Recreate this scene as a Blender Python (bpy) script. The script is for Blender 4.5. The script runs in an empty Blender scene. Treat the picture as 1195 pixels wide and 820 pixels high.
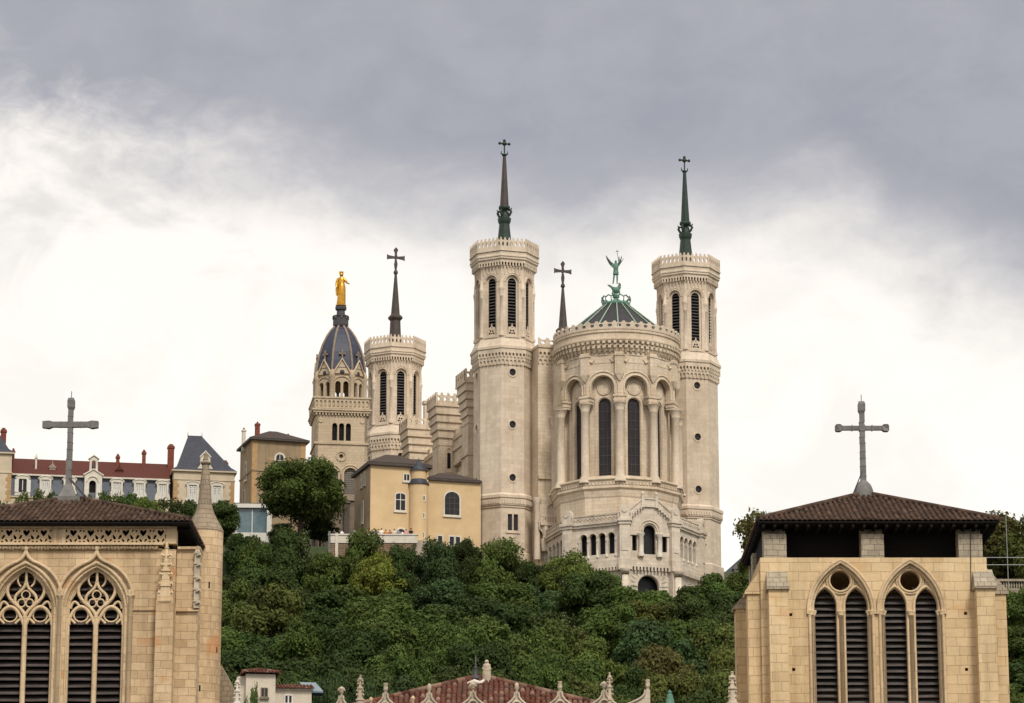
import bpy, bmesh, math, random
import numpy as np
from math import sin, cos, tan, pi, radians, atan2, sqrt, hypot
from mathutils import Vector as V, Matrix
from mathutils.geometry import tessellate_polygon

# ------------------------------------------------------------------ camera, sky, sun, exposure
S = bpy.context.scene
COL = S.collection
TH, FPX = radians(14.0), 3838.0

def ray(px, py):
    u, v = (px - 597.5) / FPX, (410 - py) / FPX
    return V((u, cos(TH) - v * sin(TH), sin(TH) + v * cos(TH)))
def P(px, py, Y):                       # world point at distance Y seen at photo pixel (px, py)
    d = ray(px, py)
    return d * (Y / d.y)
def Z(py, Y): return P(597.5, py, Y).z
def X(px, py, Y): return P(px, py, Y).x

cam = bpy.data.cameras.new('camera')
cam.sensor_width = 36.0
cam.lens = FPX / 1195 * 36.0
cam.clip_start, cam.clip_end = 1.0, 20000
camo = bpy.data.objects.new('camera', cam)
COL.objects.link(camo)
camo.location = (0, 0, 0)
camo.rotation_euler = (radians(90) + TH, 0, 0)
S.camera = camo

SUN_AZ, SUN_EL = radians(160), radians(48)       # clockwise from +Y; behind the camera, a little right
W = bpy.data.worlds.new('World'); S.world = W; W.use_nodes = True
def build_world():
    nt = W.node_tree; N = nt.nodes; L = nt.links
    N.clear()
    def n(t, **k):
        o = N.new(t)
        for a, b in k.items(): setattr(o, a, b)
        return o
    def math_(op, a, b=None, c=None, clamp=False):
        m = n('ShaderNodeMath', operation=op); m.use_clamp = clamp
        for i, q in enumerate((a, b, c)):
            if q is None: continue
            if isinstance(q, (int, float)): m.inputs[i].default_value = q
            else: L.new(q, m.inputs[i])
        return m.outputs[0]
    def mix(f, a, b):
        m = n('ShaderNodeMix', data_type='RGBA')
        for i, q in ((0, f), (6, a), (7, b)):
            if isinstance(q, (int, float)): m.inputs[i].default_value = q
            elif isinstance(q, tuple): m.inputs[i].default_value = (*q, 1)
            else: L.new(q, m.inputs[i])
        return m.outputs[2]
    def noise(vec, scale, detail=5, rough=.55, dist=0):
        t = n('ShaderNodeTexNoise'); t.inputs['Scale'].default_value = scale
        t.inputs['Detail'].default_value = detail; t.inputs['Roughness'].default_value = rough
        t.inputs['Distortion'].default_value = dist
        L.new(vec, t.inputs['Vector']); return t.outputs['Fac']
    def mapr(v, a, b, c, d, smooth=True):
        m = n('ShaderNodeMapRange', interpolation_type='SMOOTHSTEP' if smooth else 'LINEAR')
        m.clamp = True
        L.new(v, m.inputs[0])
        for i, q in enumerate((a, b, c, d)): m.inputs[i + 1].default_value = q
        return m.outputs[0]
    tc = n('ShaderNodeTexCoord'); sep = n('ShaderNodeSeparateXYZ'); L.new(tc.outputs['Generated'], sep.inputs[0])
    x, y, z = sep.outputs
    el = math_('MULTIPLY', math_('ARCSINE', z), 180 / pi)
    az = math_('MULTIPLY', math_('ARCTAN2', x, y), 180 / pi)
    cmb = n('ShaderNodeCombineXYZ'); L.new(az, cmb.inputs[0]); L.new(math_('MULTIPLY', el, 1.5), cmb.inputs[1])
    vec = cmb.outputs[0]
    of0 = n('ShaderNodeVectorMath', operation='ADD'); L.new(vec, of0.inputs[0]); of0.inputs[1].default_value = (4.0, 12.0, 1.7)
    n1 = noise(of0.outputs[0], .17, 7, .5, .4)
    n2 = noise(vec, .55, 6, .6, .3)
    off = n('ShaderNodeVectorMath', operation='ADD'); L.new(vec, off.inputs[0]); off.inputs[1].default_value = (31, 7, 3)
    n3 = noise(off.outputs[0], .30, 6, .58, .6)
    # the dark bank: its lower edge falls gently to the right
    edge = math_('ADD', math_('MULTIPLY', math_('MAXIMUM', math_('MULTIPLY', az, -1.0), 0.0), .235), math_('MULTIPLY_ADD', math_('MAXIMUM', az, 0.0), -.05, 16.15))
    edge = math_('SUBTRACT', edge, math_('MULTIPLY', math_('MAXIMUM', math_('SUBTRACT', az, 5.5), 0.0), .22))
    n4 = noise(vec, 1.5, 7, .62, .6)
    d = math_('SUBTRACT', el, edge)
    d = math_('ADD', d, math_('MULTIPLY', math_('SUBTRACT', n4, .5), mapr(az, -9, -2.5, 2.1, .35)))
    d = math_('ADD', d, math_('MULTIPLY', math_('SUBTRACT', n1, .5), 3.4))
    d = math_('ADD', d, math_('MULTIPLY', math_('SUBTRACT', n2, .5), 1.9))
    bank = mapr(d, -1.4, 1.5, 0, 1)
    front = mapr(y, .2, .6, 0, 1)
    # pale grey wisps in the bright part, upper left
    wl = math_('MULTIPLY', mapr(n3, .46, .66, 0, 1), mapr(az, -2, -7, 0, .36))
    wl = math_('MULTIPLY', wl, mapr(el, 14.2, 16.0, 0, 1))
    bright = mix(mapr(el, 10, 17, 0, 1), (.955, .915, .835), (.935, .875, .81))
    bright = mix(mapr(n3, .40, .62, .0, .75), bright, (.83, .795, .735))
    bright = mix(wl, bright, (.42, .41, .425))
    grey = mix(mapr(n2, .3, .7, 0, 1), (.312, .312, .350), (.362, .360, .394))
    grey = mix(mapr(el, 18.0, 21, 0, .35), grey, (.40, .395, .42))
    frontc = mix(bank, bright, grey)
    # overhead and behind: broken overcast, bright where the sun stands
    rear = mix(mapr(n1, .35, .65, 0, 1), (.62, .62, .64), (1.10, 1.05, .98))
    allc = mix(front, rear, frontc)
    allc = mix(mapr(el, 22, 40, 0, 1), allc, rear)
    allc = mix(mapr(el, -3, 0, 1, 0), allc, (.10, .10, .09))
    sky = n('ShaderNodeTexSky', sky_type='NISHITA')
    sky.sun_disc = False; sky.sun_elevation = SUN_EL; sky.sun_rotation = SUN_AZ
    b1 = n('ShaderNodeBackground'); L.new(sky.outputs[0], b1.inputs[0]); b1.inputs[1].default_value = .10
    b2 = n('ShaderNodeBackground'); L.new(allc, b2.inputs[0]); b2.inputs[1].default_value = .64
    ms = n('ShaderNodeMixShader'); ms.inputs[0].default_value = .95
    L.new(b1.outputs[0], ms.inputs[1]); L.new(b2.outputs[0], ms.inputs[2])
    out = n('ShaderNodeOutputWorld'); L.new(ms.outputs[0], out.inputs[0])
build_world()

sun = bpy.data.lights.new('sun', 'SUN'); sun.energy = 1.5; sun.angle = radians(14); sun.color = (1, .95, .86)
suno = bpy.data.objects.new('sun', sun); COL.objects.link(suno)
sd = V((sin(SUN_AZ) * cos(SUN_EL), cos(SUN_AZ) * cos(SUN_EL), sin(SUN_EL)))
suno.rotation_euler = (-sd).to_track_quat('-Z', 'Y').to_euler(); suno.location = sd * 800

S.view_settings.view_transform = 'Standard'; S.view_settings.look = 'None'
S.view_settings.exposure = 0.88; S.view_settings.gamma = 1; S.view_settings.use_curve_mapping = False
S.cycles.max_bounces = 6; S.cycles.diffuse_bounces = 3; S.cycles.transparent_max_bounces = 8

# ------------------------------------------------------------------ materials
MATS = {}
def nodes(name):
    m = bpy.data.materials.new(name); m.use_nodes = True
    nt = m.node_tree; b = nt.nodes['Principled BSDF']
    b.inputs['Specular IOR Level'].default_value = .25
    return m, nt, b
def _n(nt, t, **k):
    o = nt.nodes.new(t)
    for a, b in k.items(): setattr(o, a, b)
    return o
def _noise(nt, vec, scale, detail=5, rough=.6):
    t = _n(nt, 'ShaderNodeTexNoise'); t.inputs['Scale'].default_value = scale
    t.inputs['Detail'].default_value = detail; t.inputs['Roughness'].default_value = rough
    if vec is not None: nt.links.new(vec, t.inputs['Vector'])
    return t.outputs['Fac']
def _mix(nt, f, a, b, mode='MIX'):
    m = _n(nt, 'ShaderNodeMix', data_type='RGBA', blend_type=mode)
    for i, q in ((0, f), (6, a), (7, b)):
        if isinstance(q, (int, float)): m.inputs[i].default_value = q
        elif isinstance(q, tuple): m.inputs[i].default_value = (*q[:3], 1)
        else: nt.links.new(q, m.inputs[i])
    return m.outputs[2]
def _mapr(nt, v, a, b, c, d):
    m = _n(nt, 'ShaderNodeMapRange'); m.clamp = True; nt.links.new(v, m.inputs[0])
    for i, q in enumerate((a, b, c, d)): m.inputs[i + 1].default_value = q
    return m.outputs[0]
def _scale(nt, vec, s):
    m = _n(nt, 'ShaderNodeVectorMath', operation='MULTIPLY'); nt.links.new(vec, m.inputs[0]); m.inputs[1].default_value = s
    return m.outputs[0]
def _bump(nt, b, h, strength, dist):
    m = _n(nt, 'ShaderNodeBump'); m.inputs['Strength'].default_value = strength; m.inputs['Distance'].default_value = dist
    nt.links.new(h, m.inputs['Height']); nt.links.new(m.outputs[0], b.inputs['Normal'])
def _wallvec(nt):
    # distance along the wall (from the face's own normal) and height: block courses wrap round any wall
    g = _n(nt, 'ShaderNodeNewGeometry')
    c = _n(nt, 'ShaderNodeVectorMath', operation='CROSS_PRODUCT'); c.inputs[0].default_value = (0, 0, 1)
    nt.links.new(g.outputs['True Normal'], c.inputs[1])
    nn = _n(nt, 'ShaderNodeVectorMath', operation='NORMALIZE'); nt.links.new(c.outputs[0], nn.inputs[0])
    d = _n(nt, 'ShaderNodeVectorMath', operation='DOT_PRODUCT')
    nt.links.new(nn.outputs[0], d.inputs[0]); nt.links.new(g.outputs['Position'], d.inputs[1])
    s = _n(nt, 'ShaderNodeSeparateXYZ'); nt.links.new(g.outputs['Position'], s.inputs[0])
    cb = _n(nt, 'ShaderNodeCombineXYZ'); nt.links.new(d.outputs['Value'], cb.inputs[0]); nt.links.new(s.outputs[2], cb.inputs[1])
    return cb.outputs[0], g.outputs['Position']
def stone(name, c1, c2, mortar, bw=.9, bh=.45, ms=.012, stain=(.5, .47, .42), stain_amt=.5, streak=.35, grey=.0, patch=None, bump=.4, rot=.0):
    m, nt, b = nodes(name)
    wv, pos = _wallvec(nt)
    # two sizes of block, so that courses do not repeat like wallpaper
    def brick(vec, w, h, off):
        t = _n(nt, 'ShaderNodeTexBrick'); t.offset = off; t.offset_frequency = 2
        nt.links.new(vec, t.inputs['Vector'])
        for k, v in (('Color1', c1), ('Color2', c2), ('Mortar', mortar)): t.inputs[k].default_value = (*v, 1)
        for k, v in (('Scale', 1), ('Mortar Size', ms), ('Mortar Smooth', .3), ('Bias', -.1), ('Brick Width', w), ('Row Height', h)):
            t.inputs[k].default_value = v
        return t
    wob = _n(nt, 'ShaderNodeVectorMath', operation='ADD'); nt.links.new(wv, wob.inputs[0])
    nz = _n(nt, 'ShaderNodeTexNoise'); nz.inputs['Scale'].default_value = .8; nt.links.new(pos, nz.inputs['Vector'])
    nt.links.new(_scale(nt, nz.outputs['Color'], (.16, .09, 0)), wob.inputs[1])
    t1 = brick(wob.outputs[0], bw, bh, .43); t2 = brick(wob.outputs[0], bw * .62, bh, .37)
    sel = _n(nt, 'ShaderNodeSeparateXYZ'); nt.links.new(wv, sel.inputs[0])
    fl = _n(nt, 'ShaderNodeMath', operation='DIVIDE'); nt.links.new(sel.outputs[1], fl.inputs[0]); fl.inputs[1].default_value = bh * 3
    fl2 = _n(nt, 'ShaderNodeMath', operation='FLOOR'); nt.links.new(fl.outputs[0], fl2.inputs[0])
    wn = _n(nt, 'ShaderNodeTexWhiteNoise', noise_dimensions='1D'); nt.links.new(fl2.outputs[0], wn.inputs['W'])
    gt = _n(nt, 'ShaderNodeMath', operation='GREATER_THAN'); nt.links.new(wn.outputs['Value'], gt.inputs[0]); gt.inputs[1].default_value = .5
    col = _mix(nt, gt.outputs[0], t1.outputs['Color'], t2.outputs['Color'])
    fac = _mix(nt, gt.outputs[0], t1.outputs['Fac'], t2.outputs['Fac'])
    big = _noise(nt, pos, .22, 6, .65)
    col = _mix(nt, _mapr(nt, big, .42, .72, 0, stain_amt), col, stain, 'MULTIPLY')
    st = _noise(nt, _scale(nt, pos, (1.3, 1.3, .10)), 1.0, 5, .65)
    col = _mix(nt, _mapr(nt, st, .50, .75, 0, streak), col, (.42, .40, .37), 'MULTIPLY')
    fine = _noise(nt, pos, 6.0, 4, .7)
    col = _mix(nt, _mapr(nt, fine, .3, .7, .0, .30), col, (.72, .70, .66), 'MULTIPLY')
    if patch:
        pn = _noise(nt, _scale(nt, pos, (1, 1, 1.6)), .55, 2, .4)
        col = _mix(nt, _mapr(nt, pn, .62, .70, 0, patch[1]), col, patch[0])
    if grey:
        gn = _noise(nt, pos, 1.1, 6, .7)
        col = _mix(nt, _mapr(nt, gn, .45, .65, 0, grey), col, (.16, .155, .145))
    nt.links.new(col, b.inputs['Base Color']); b.inputs['Roughness'].default_value = .92
    h = _mix(nt, .5, fine, fac)
    inv = _n(nt, 'ShaderNodeMath', operation='MULTIPLY_ADD'); nt.links.new(fac, inv.inputs[0]); inv.inputs[1].default_value = -1.0
    nt.links.new(fine, inv.inputs[2])
    _bump(nt, b, inv.outputs[0], bump, .03)
    MATS[name] = m; return m
def plain(name, col, rough=.8, var=.25, scale=2.0, metal=0, col2=None, spec=.25, stretch=(1, 1, 1), bump=0):
    m, nt, b = nodes(name)
    tc = _n(nt, 'ShaderNodeNewGeometry')
    v = _scale(nt, tc.outputs['Position'], stretch)
    f = _noise(nt, v, scale, 6, .65)
    c2 = col2 or tuple(c * (1 - var) for c in col)
    c = _mix(nt, _mapr(nt, f, .35, .65, 0, 1), col, c2)
    nt.links.new(c, b.inputs['Base Color'])
    b.inputs['Roughness'].default_value = rough; b.inputs['Metallic'].default_value = metal
    b.inputs['Specular IOR Level'].default_value = spec
    if bump: _bump(nt, b, f, bump, .02)
    MATS[name] = m; return m
def tiles(name, cols, soot=.5):
    m, nt, b = nodes(name)
    a = _n(nt, 'ShaderNodeAttribute', attribute_name='tint')
    r = _n(nt, 'ShaderNodeValToRGB'); nt.links.new(a.outputs['Fac'], r.inputs[0])
    e = r.color_ramp.elements
    e[0].position = 0; e[0].color = (*cols[0], 1); e[1].position = 1; e[1].color = (*cols[-1], 1)
    for i, c in enumerate(cols[1:-1]):
        q = e.new((i + 1) / (len(cols) - 1)); q.color = (*c, 1)
    g = _n(nt, 'ShaderNodeNewGeometry')
    f = _noise(nt, g.outputs['Position'], 1.4, 6, .7)
    c = _mix(nt, _mapr(nt, f, .4, .7, 0, soot), r.outputs[0], (.3, .28, .26), 'MULTIPLY')
    nt.links.new(c, b.inputs['Base Color']); b.inputs['Roughness'].default_value = .95
    b.inputs['Specular IOR Level'].default_value = .08
    MATS[name] = m; return m
def leafmat(name):
    m, nt, b = nodes(name)
    oi = _n(nt, 'ShaderNodeObjectInfo')
    a = _n(nt, 'ShaderNodeAttribute', attribute_name='tint')
    hs = _n(nt, 'ShaderNodeHueSaturation'); nt.links.new(oi.outputs['Color'], hs.inputs['Color'])
    nt.links.new(_mapr(nt, a.outputs['Fac'], 0, 1, .55, 1.6), hs.inputs['Value'])
    nt.links.new(_mapr(nt, a.outputs['Fac'], 0, 1, .485, .512), hs.inputs['Hue'])
    nt.links.new(hs.outputs[0], b.inputs['Base Color'])
    b.inputs['Roughness'].default_value = .75; b.inputs['Specular IOR Level'].default_value = .15
    tr = _n(nt, 'ShaderNodeBsdfTranslucent'); nt.links.new(hs.outputs[0], tr.inputs[0])
    ms = _n(nt, 'ShaderNodeMixShader'); ms.inputs[0].default_value = .22
    nt.links.new(b.outputs[0], ms.inputs[1]); nt.links.new(tr.outputs[0], ms.inputs[2])
    nt.links.new(ms.outputs[0], nt.nodes['Material Output'].inputs[0])
    MATS[name] = m; return m
def solidcol(name):                        # clothes: the colour of the object itself
    m, nt, b = nodes(name)
    oi = _n(nt, 'ShaderNodeObjectInfo'); nt.links.new(oi.outputs['Color'], b.inputs['Base Color'])
    b.inputs['Roughness'].default_value = .85; MATS[name] = m; return m
def glassy(name, col, rough=.15, spec=.5):
    m, nt, b = nodes(name); b.inputs['Base Color'].default_value = (*col, 1); b.inputs['Roughness'].default_value = rough
    g = _n(nt, 'ShaderNodeNewGeometry')
    f = _noise(nt, g.outputs['Position'], 1.7, 3, .6)
    c = _mix(nt, f, tuple(q * .6 for q in col), tuple(q * 1.5 for q in col)); nt.links.new(c, b.inputs['Base Color'])
    b.inputs['Specular IOR Level'].default_value = spec; MATS[name] = m; return m

WHITE = stone('white_limestone', (.71, .585, .445), (.63, .515, .385), (.50, .405, .30), 1.1, .5, .02, (.62, .56, .48), .6, .50, .06, None, .3)
CARV = stone('carved_limestone', (.70, .58, .45), (.61, .50, .385), (.50, .41, .315), 1.3, .6, .01, (.66, .61, .55), .55, .32, .12, None, .3)
CHAP = stone('tan_chapel_stone', (.57, .455, .32), (.51, .405, .285), (.42, .33, .23), 1.0, .45, .02, (.7, .66, .6), .5, .4, .05)
PORCHM = stone('greyish_porch_limestone', (.70, .605, .49), (.62, .53, .43), (.50, .42, .33), 1.4, .6, .012, (.62, .57, .52), .6, .45, .22, None, .4)
GOLD = stone('ochre_ashlar', (.73, .545, .32), (.63, .46, .26), (.44, .31, .17), .92, .42, .010, (.62, .56, .48), .60, .50, .07, ((.56, .31, .12), .35), .7)
GOLDL = stone('ochre_ashlar_stained', (.72, .54, .335), (.55, .39, .225), (.40, .275, .165), .72, .36, .008, (.55, .48, .40), .75, .55, .10, ((.50, .24, .10), .75), .8)
GOLDC = stone('ochre_carved_stone', (.71, .54, .34), (.62, .46, .28), (.38, .28, .165), 1.4, .8, .008, (.6, .55, .48), .55, .5, .1, None, .5)
GREYST = stone('weathered_grey_stone', (.43, .36, .26), (.35, .29, .205), (.18, .15, .11), .5, .26, .012, (.6, .56, .5), .6, .5, .3, None, .7)
YRENDER = plain('ochre_render', (.62, .445, .25), .9, .14, .5, col2=(.54, .385, .215))
YSHADE = plain('shaded_ochre_render', (.42, .31, .20), .9, .2, .6)  # darker copy of the ochre render: shade of the left face painted in
BROWNR = stone('brown_rendered_stone', (.34, .25, .155), (.30, .22, .14), (.26, .19, .12), 1.2, .5, .008, (.7, .66, .6), .5, .4, .05)
BROWNQ = plain('orange_quoin_stone', (.46, .29, .14), .9, .25, 1.4)
CREAM = plain('cream_render', (.56, .46, .33), .9, .15, .6)
TRIM = plain('pale_stone_trim', (.66, .60, .50), .85, .2, 1.2)
SHUT = plain('white_shutter_paint', (.66, .64, .58), .6, .1, 1)
RUBBLE = stone('brown_rubble', (.30, .20, .125), (.20, .14, .09), (.13, .10, .075), .55, .28, .03, (.6, .56, .5), .6, .3, .1, ((.36, .2, .1), .6), .8)
CAPST = stone('brown_grey_cap_stone', (.36, .28, .19), (.29, .225, .155), (.17, .13, .09), .45, .24, .012, (.6, .56, .5), .6, .5, .3, None, .7)
FINST = stone('pale_weathered_finial_stone', (.62, .52, .39), (.55, .45, .33), (.45, .37, .27), 1.4, .8, .006, (.5, .46, .4), .7, .6, .35, None, .5)
DGLASS = glassy('dark_window_glass', (.020, .018, .020), .35, .25)
BLUGL = glassy('blue_grey_glass', (.10, .15, .17), .1, .6)
VOID = plain('unlit_interior_black', (.012, .010, .009), .9, .3, 2)  # near-black: the dark of unlit interiors is put into the colour
LOUV = plain('grey_slate_louvre', (.115, .098, .088), .8, .45, 1.3, stretch=(1, 1, 5))
LOUVD = plain('dark_slate_louvre', (.085, .078, .078), .8, .4, 1.5)
SLATE = plain('blue_slate', (.050, .052, .068), .55, .35, 1.6)
SLATEB = plain('dome_blue_slate', (.046, .053, .082), .5, .35, 1.3, stretch=(1, 1, 3))
MANS = plain('grey_blue_mansard', (.115, .125, .15), .6, .2, 1.5)
LEAD = plain('grey_lead_cladding', (.185, .175, .16), .6, .35, 2.5, bump=.4)
LEADD = plain('dark_lead', (.075, .07, .075), .55, .3, 2.0)
COPPER = plain('verdigris_copper', (.15, .27, .20), .65, .3, 1.2, col2=(.07, .155, .11))
COPD = plain('dark_green_copper', (.030, .050, .036), .55, .35, 1.4)
PALECOP = plain('pale_copper_rib', (.30, .40, .30), .6, .25, 2)
SLATEC = plain('brown_black_slate', (.040, .038, .040), .6, .35, 2)
IRON = plain('brown_iron', (.075, .058, .050), .6, .3, 1.2)
GILT = plain('gilded_bronze', (.72, .36, .05), .30, .45, 2.5, metal=.85, spec=.5)
WOODD = plain('shade_black_timber', (.010, .008, .007), .95, .4, 2, stretch=(.4, .4, 6))  # near-black: shade under the tower roofs is put into the timber colour
BRICK = plain('red_chimney_brick', (.22, .065, .042), .9, .35, 3)
REDROOF = plain('red_tile_roof', (.105, .030, .020), .85, .35, 3.5, stretch=(4, 1, 1))
BROOF = plain('brown_tile_roof', (.075, .055, .045), .9, .4, 3, stretch=(4, 1, 1))
TILE = tiles('old_canal_tile', [(.045, .032, .026), (.075, .048, .036), (.105, .064, .045), (.07, .048, .036), (.14, .09, .065), (.085, .052, .038)], .6)
TILER = tiles('red_canal_tile', [(.07, .032, .024), (.11, .045, .031), (.15, .058, .040), (.12, .065, .048), (.26, .165, .12), (.17, .07, .045)], .55)
WHITEC = plain('white_concrete', (.66, .63, .56), .7, .1, 1)
BARK = plain('bark', (.06, .045, .032), .95, .4, 3)
LEAF = leafmat('leaf')
CLOTH = solidcol('cloth')
SKIN = plain('skin', (.45, .27, .19), .6, .1, 3)
TARMAC = plain('asphalt', (.055, .055, .055), .95, .3, .4)

# ------------------------------------------------------------------ mesh builder
def Rz(a): return Matrix.Rotation(a, 4, 'Z')
def T(x, y, z=0): return Matrix.Translation((x, y, z))
class MB:
    def __init__(s): s.v = []; s.f = []; s.m = []; s.sm = []; s.t = []; s.M = Matrix(); s.cur = 0; s.tint = 0.0
    def add(s, vs, fs, smooth=False):
        n = len(s.v); M = s.M
        s.v += [tuple(M @ V(p)) for p in vs]
        for f in fs:
            s.f.append([i + n for i in f]); s.m.append(s.cur); s.sm.append(smooth); s.t.append(s.tint)
        return s
    def box(s, x0, x1, y0, y1, z0, z1):
        return s.add([(x0, y0, z0), (x1, y0, z0), (x1, y1, z0), (x0, y1, z0), (x0, y0, z1), (x1, y0, z1), (x1, y1, z1), (x0, y1, z1)],
                     [(0, 3, 2, 1), (4, 5, 6, 7), (0, 1, 5, 4), (1, 2, 6, 5), (2, 3, 7, 6), (3, 0, 4, 7)])
    def cbox(s, cx, cy, cz, sx, sy, sz): return s.box(cx - sx / 2, cx + sx / 2, cy - sy / 2, cy + sy / 2, cz - sz / 2, cz + sz / 2)
    def lathe(s, prof, n=24, rot=0.0, c=(0, 0), smooth=True, apo=False, cap=True, ex=1.0, ey=1.0):
        k = 1 / cos(pi / n) if apo else 1
        vs, fs = [], []
        for r, z in prof:
            for i in range(n):
                a = rot + 2 * pi * i / n
                vs.append((c[0] + r * k * cos(a) * ex, c[1] + r * k * sin(a) * ey, z))
        for j in range(len(prof) - 1):
            for i in range(n):
                i2 = (i + 1) % n
                fs.append((j * n + i, j * n + i2, (j + 1) * n + i2, (j + 1) * n + i))
        s.add(vs, fs, smooth)
        if cap:
            top = [(len(prof) - 1) * n + i for i in range(n)]
            s.add([vs[i] for i in top], [list(range(n))])
            s.add([vs[i] for i in range(n)], [list(range(n - 1, -1, -1))])
        return s
    def oct(s, prof, cap=True): return s.lathe(prof, 8, pi / 8, (0, 0), False, True, cap)
    def tube(s, pts, r, n=8, smooth=True, cap=True):
        pts = [V(p) for p in pts]; vs, fs = [], []
        rs = r if isinstance(r, (list, tuple)) else [r] * len(pts)
        up = None
        for i, p in enumerate(pts):
            d = (pts[min(i + 1, len(pts) - 1)] - pts[max(i - 1, 0)]).normalized()
            if up is None: up = V((0, 0, 1)) if abs(d.z) < .9 else V((0, 1, 0))
            a = d.cross(up)
            if a.length < 1e-5: a = d.cross(V((1, 0, 0)))
            a.normalize(); b = a.cross(d).normalized(); up = b
            for k in range(n):
                w = 2 * pi * (k + .5) / n
                vs.append(p + (a * cos(w) + b * sin(w)) * rs[i])
        for j in range(len(pts) - 1):
            for k in range(n):
                k2 = (k + 1) % n
                fs.append((j * n + k, j * n + k2, (j + 1) * n + k2, (j + 1) * n + k))
        s.add(vs, fs, smooth)
        if cap:
            s.add([vs[i] for i in range(n)], [list(range(n))]); s.add(vs[-n:], [list(range(n))])
        return s
    def plate(s, outer, holes=(), y0=0.0, y1=.3):
        # flat piece in the x-z plane with openings cut right through; front at y0
        loops = [outer] + list(holes)
        flat = [p for l in loops for p in l]
        tri = tessellate_polygon([[V((p[0], p[1], 0)) for p in l] for l in loops])
        n = len(flat)
        vs = [(p[0], y0, p[1]) for p in flat] + [(p[0], y1, p[1]) for p in flat]
        fs = [tuple(t) for t in tri] + [tuple(i + n for i in reversed(t)) for t in tri]
        o = 0
        for l in loops:
            m = len(l)
            for i in range(m):
                j = (i + 1) % m
                fs.append((o + i, o + j, o + j + n, o + i + n))
            o += m
        return s.add(vs, fs)
    def frustum(s, a, b):               # a, b: (x0,x1,y0,y1,z)
        x0, x1, y0, y1, z0 = a; u0, u1, w0, w1, z1 = b
        return s.add([(x0, y0, z0), (x1, y0, z0), (x1, y1, z0), (x0, y1, z0), (u0, w0, z1), (u1, w0, z1), (u1, w1, z1), (u0, w1, z1)],
                     [(0, 3, 2, 1), (4, 5, 6, 7), (0, 1, 5, 4), (1, 2, 6, 5), (2, 3, 7, 6), (3, 0, 4, 7)])
    def build(s, name, mats, parent=None, loc=None, rz=0.0, fixn=True):
        me = bpy.data.meshes.new(name)
        me.from_pydata(s.v, [], s.f)
        mats = mats if isinstance(mats, (list, tuple)) else [mats]
        for m in mats: me.materials.append(m)
        me.polygons.foreach_set('material_index', s.m); me.polygons.foreach_set('use_smooth', s.sm)
        if any(s.t):
            at = me.attributes.new('tint', 'FLOAT', 'FACE'); at.data.foreach_set('value', s.t)
        me.validate(); me.update()
        if fixn and len(s.f) < 60000:
            bm = bmesh.new(); bm.from_mesh(me); bmesh.ops.recalc_face_normals(bm, faces=bm.faces); bm.to_mesh(me); bm.free()
        o = bpy.data.objects.new(name, me); COL.objects.link(o)
        if parent is not None: o.parent = parent
        if loc is not None: o.location = loc
        if rz: o.rotation_euler = (0, 0, rz)
        return o
def tag(o, label, cat, group=None, kind=None):
    if label: o['label'] = label
    if cat: o['category'] = cat
    if group: o['group'] = group
    if kind: o['kind'] = kind
    return o
def thing(name, label, cat, loc=(0, 0, 0), rz=0.0, group=None):
    o = bpy.data.objects.new(name, None); COL.objects.link(o); o.empty_display_size = .5
    o.location = loc; o.rotation_euler = (0, 0, rz)
    return tag(o, label, cat, group)
def copy_tree(o, parent=None):
    c = o.copy(); COL.objects.link(c); c.parent = parent
    for ch in list(o.children): copy_tree(ch, c)
    return c
def dup(o, parent, loc, rz=None):          # another part sharing the mesh
    c = o.copy(); COL.objects.link(c); c.parent = parent; c.location = loc
    if rz is not None: c.rotation_euler = (0, 0, rz)
    for ch in list(o.children): copy_tree(ch, c)
    return c
# ---- 2-D outlines (x, z)
def rect(x0, x1, z0, z1): return [(x0, z0), (x1, z0), (x1, z1), (x0, z1)]
def circ(cx, cz, r, n=20, rz=None): return [(cx + r * cos(2 * pi * i / n), cz + (rz or r) * sin(2 * pi * i / n)) for i in range(n)]
def rarch(cx, w, z0, zt, n=12):            # round-headed opening
    r = w / 2; zs = zt - r
    return [(cx - r, z0), (cx + r, z0)] + [(cx + r * cos(pi * i / n), zs + r * sin(pi * i / n)) for i in range(n + 1)]
def parch_pts(cx, w, zs, zt, n=10):        # pointed arch from right spring over apex to left spring
    h = zt - zs; a = w / 2
    R = (a * a + h * h) / (2 * a); out = []
    cxr = cx + a - R
    ang = math.asin(min(1, h / R))
    for i in range(n + 1): t = ang * i / n; out.append((cxr + R * cos(t), zs + R * sin(t)))
    cxl = cx - a + R
    for i in range(n - 1, -1, -1): t = ang * i / n; out.append((cxl - R * cos(t), zs + R * sin(t)))
    return out
def parch(cx, w, z0, zs, zt, n=10): return [(cx - w / 2, z0), (cx + w / 2, z0)] + parch_pts(cx, w, zs, zt, n)
def notched(x0, x1, z0, z1, n, frac=.62, depth=None):   # strip whose lower edge is a row of little arches
    u = (x1 - x0) / n; r = u * frac / 2; d = depth or r * 1.6
    o = [(x0, z1), (x0, z0)]
    for i in range(n):
        c = x0 + u * (i + .5)
        o += [(c - r, z0)] + [(c - r * cos(pi * k / 6), z0 + (d - r) + r * sin(pi * k / 6)) for k in range(7)] + [(c + r, z0)]
    o += [(x1, z0), (x1, z1)]
    return o
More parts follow.
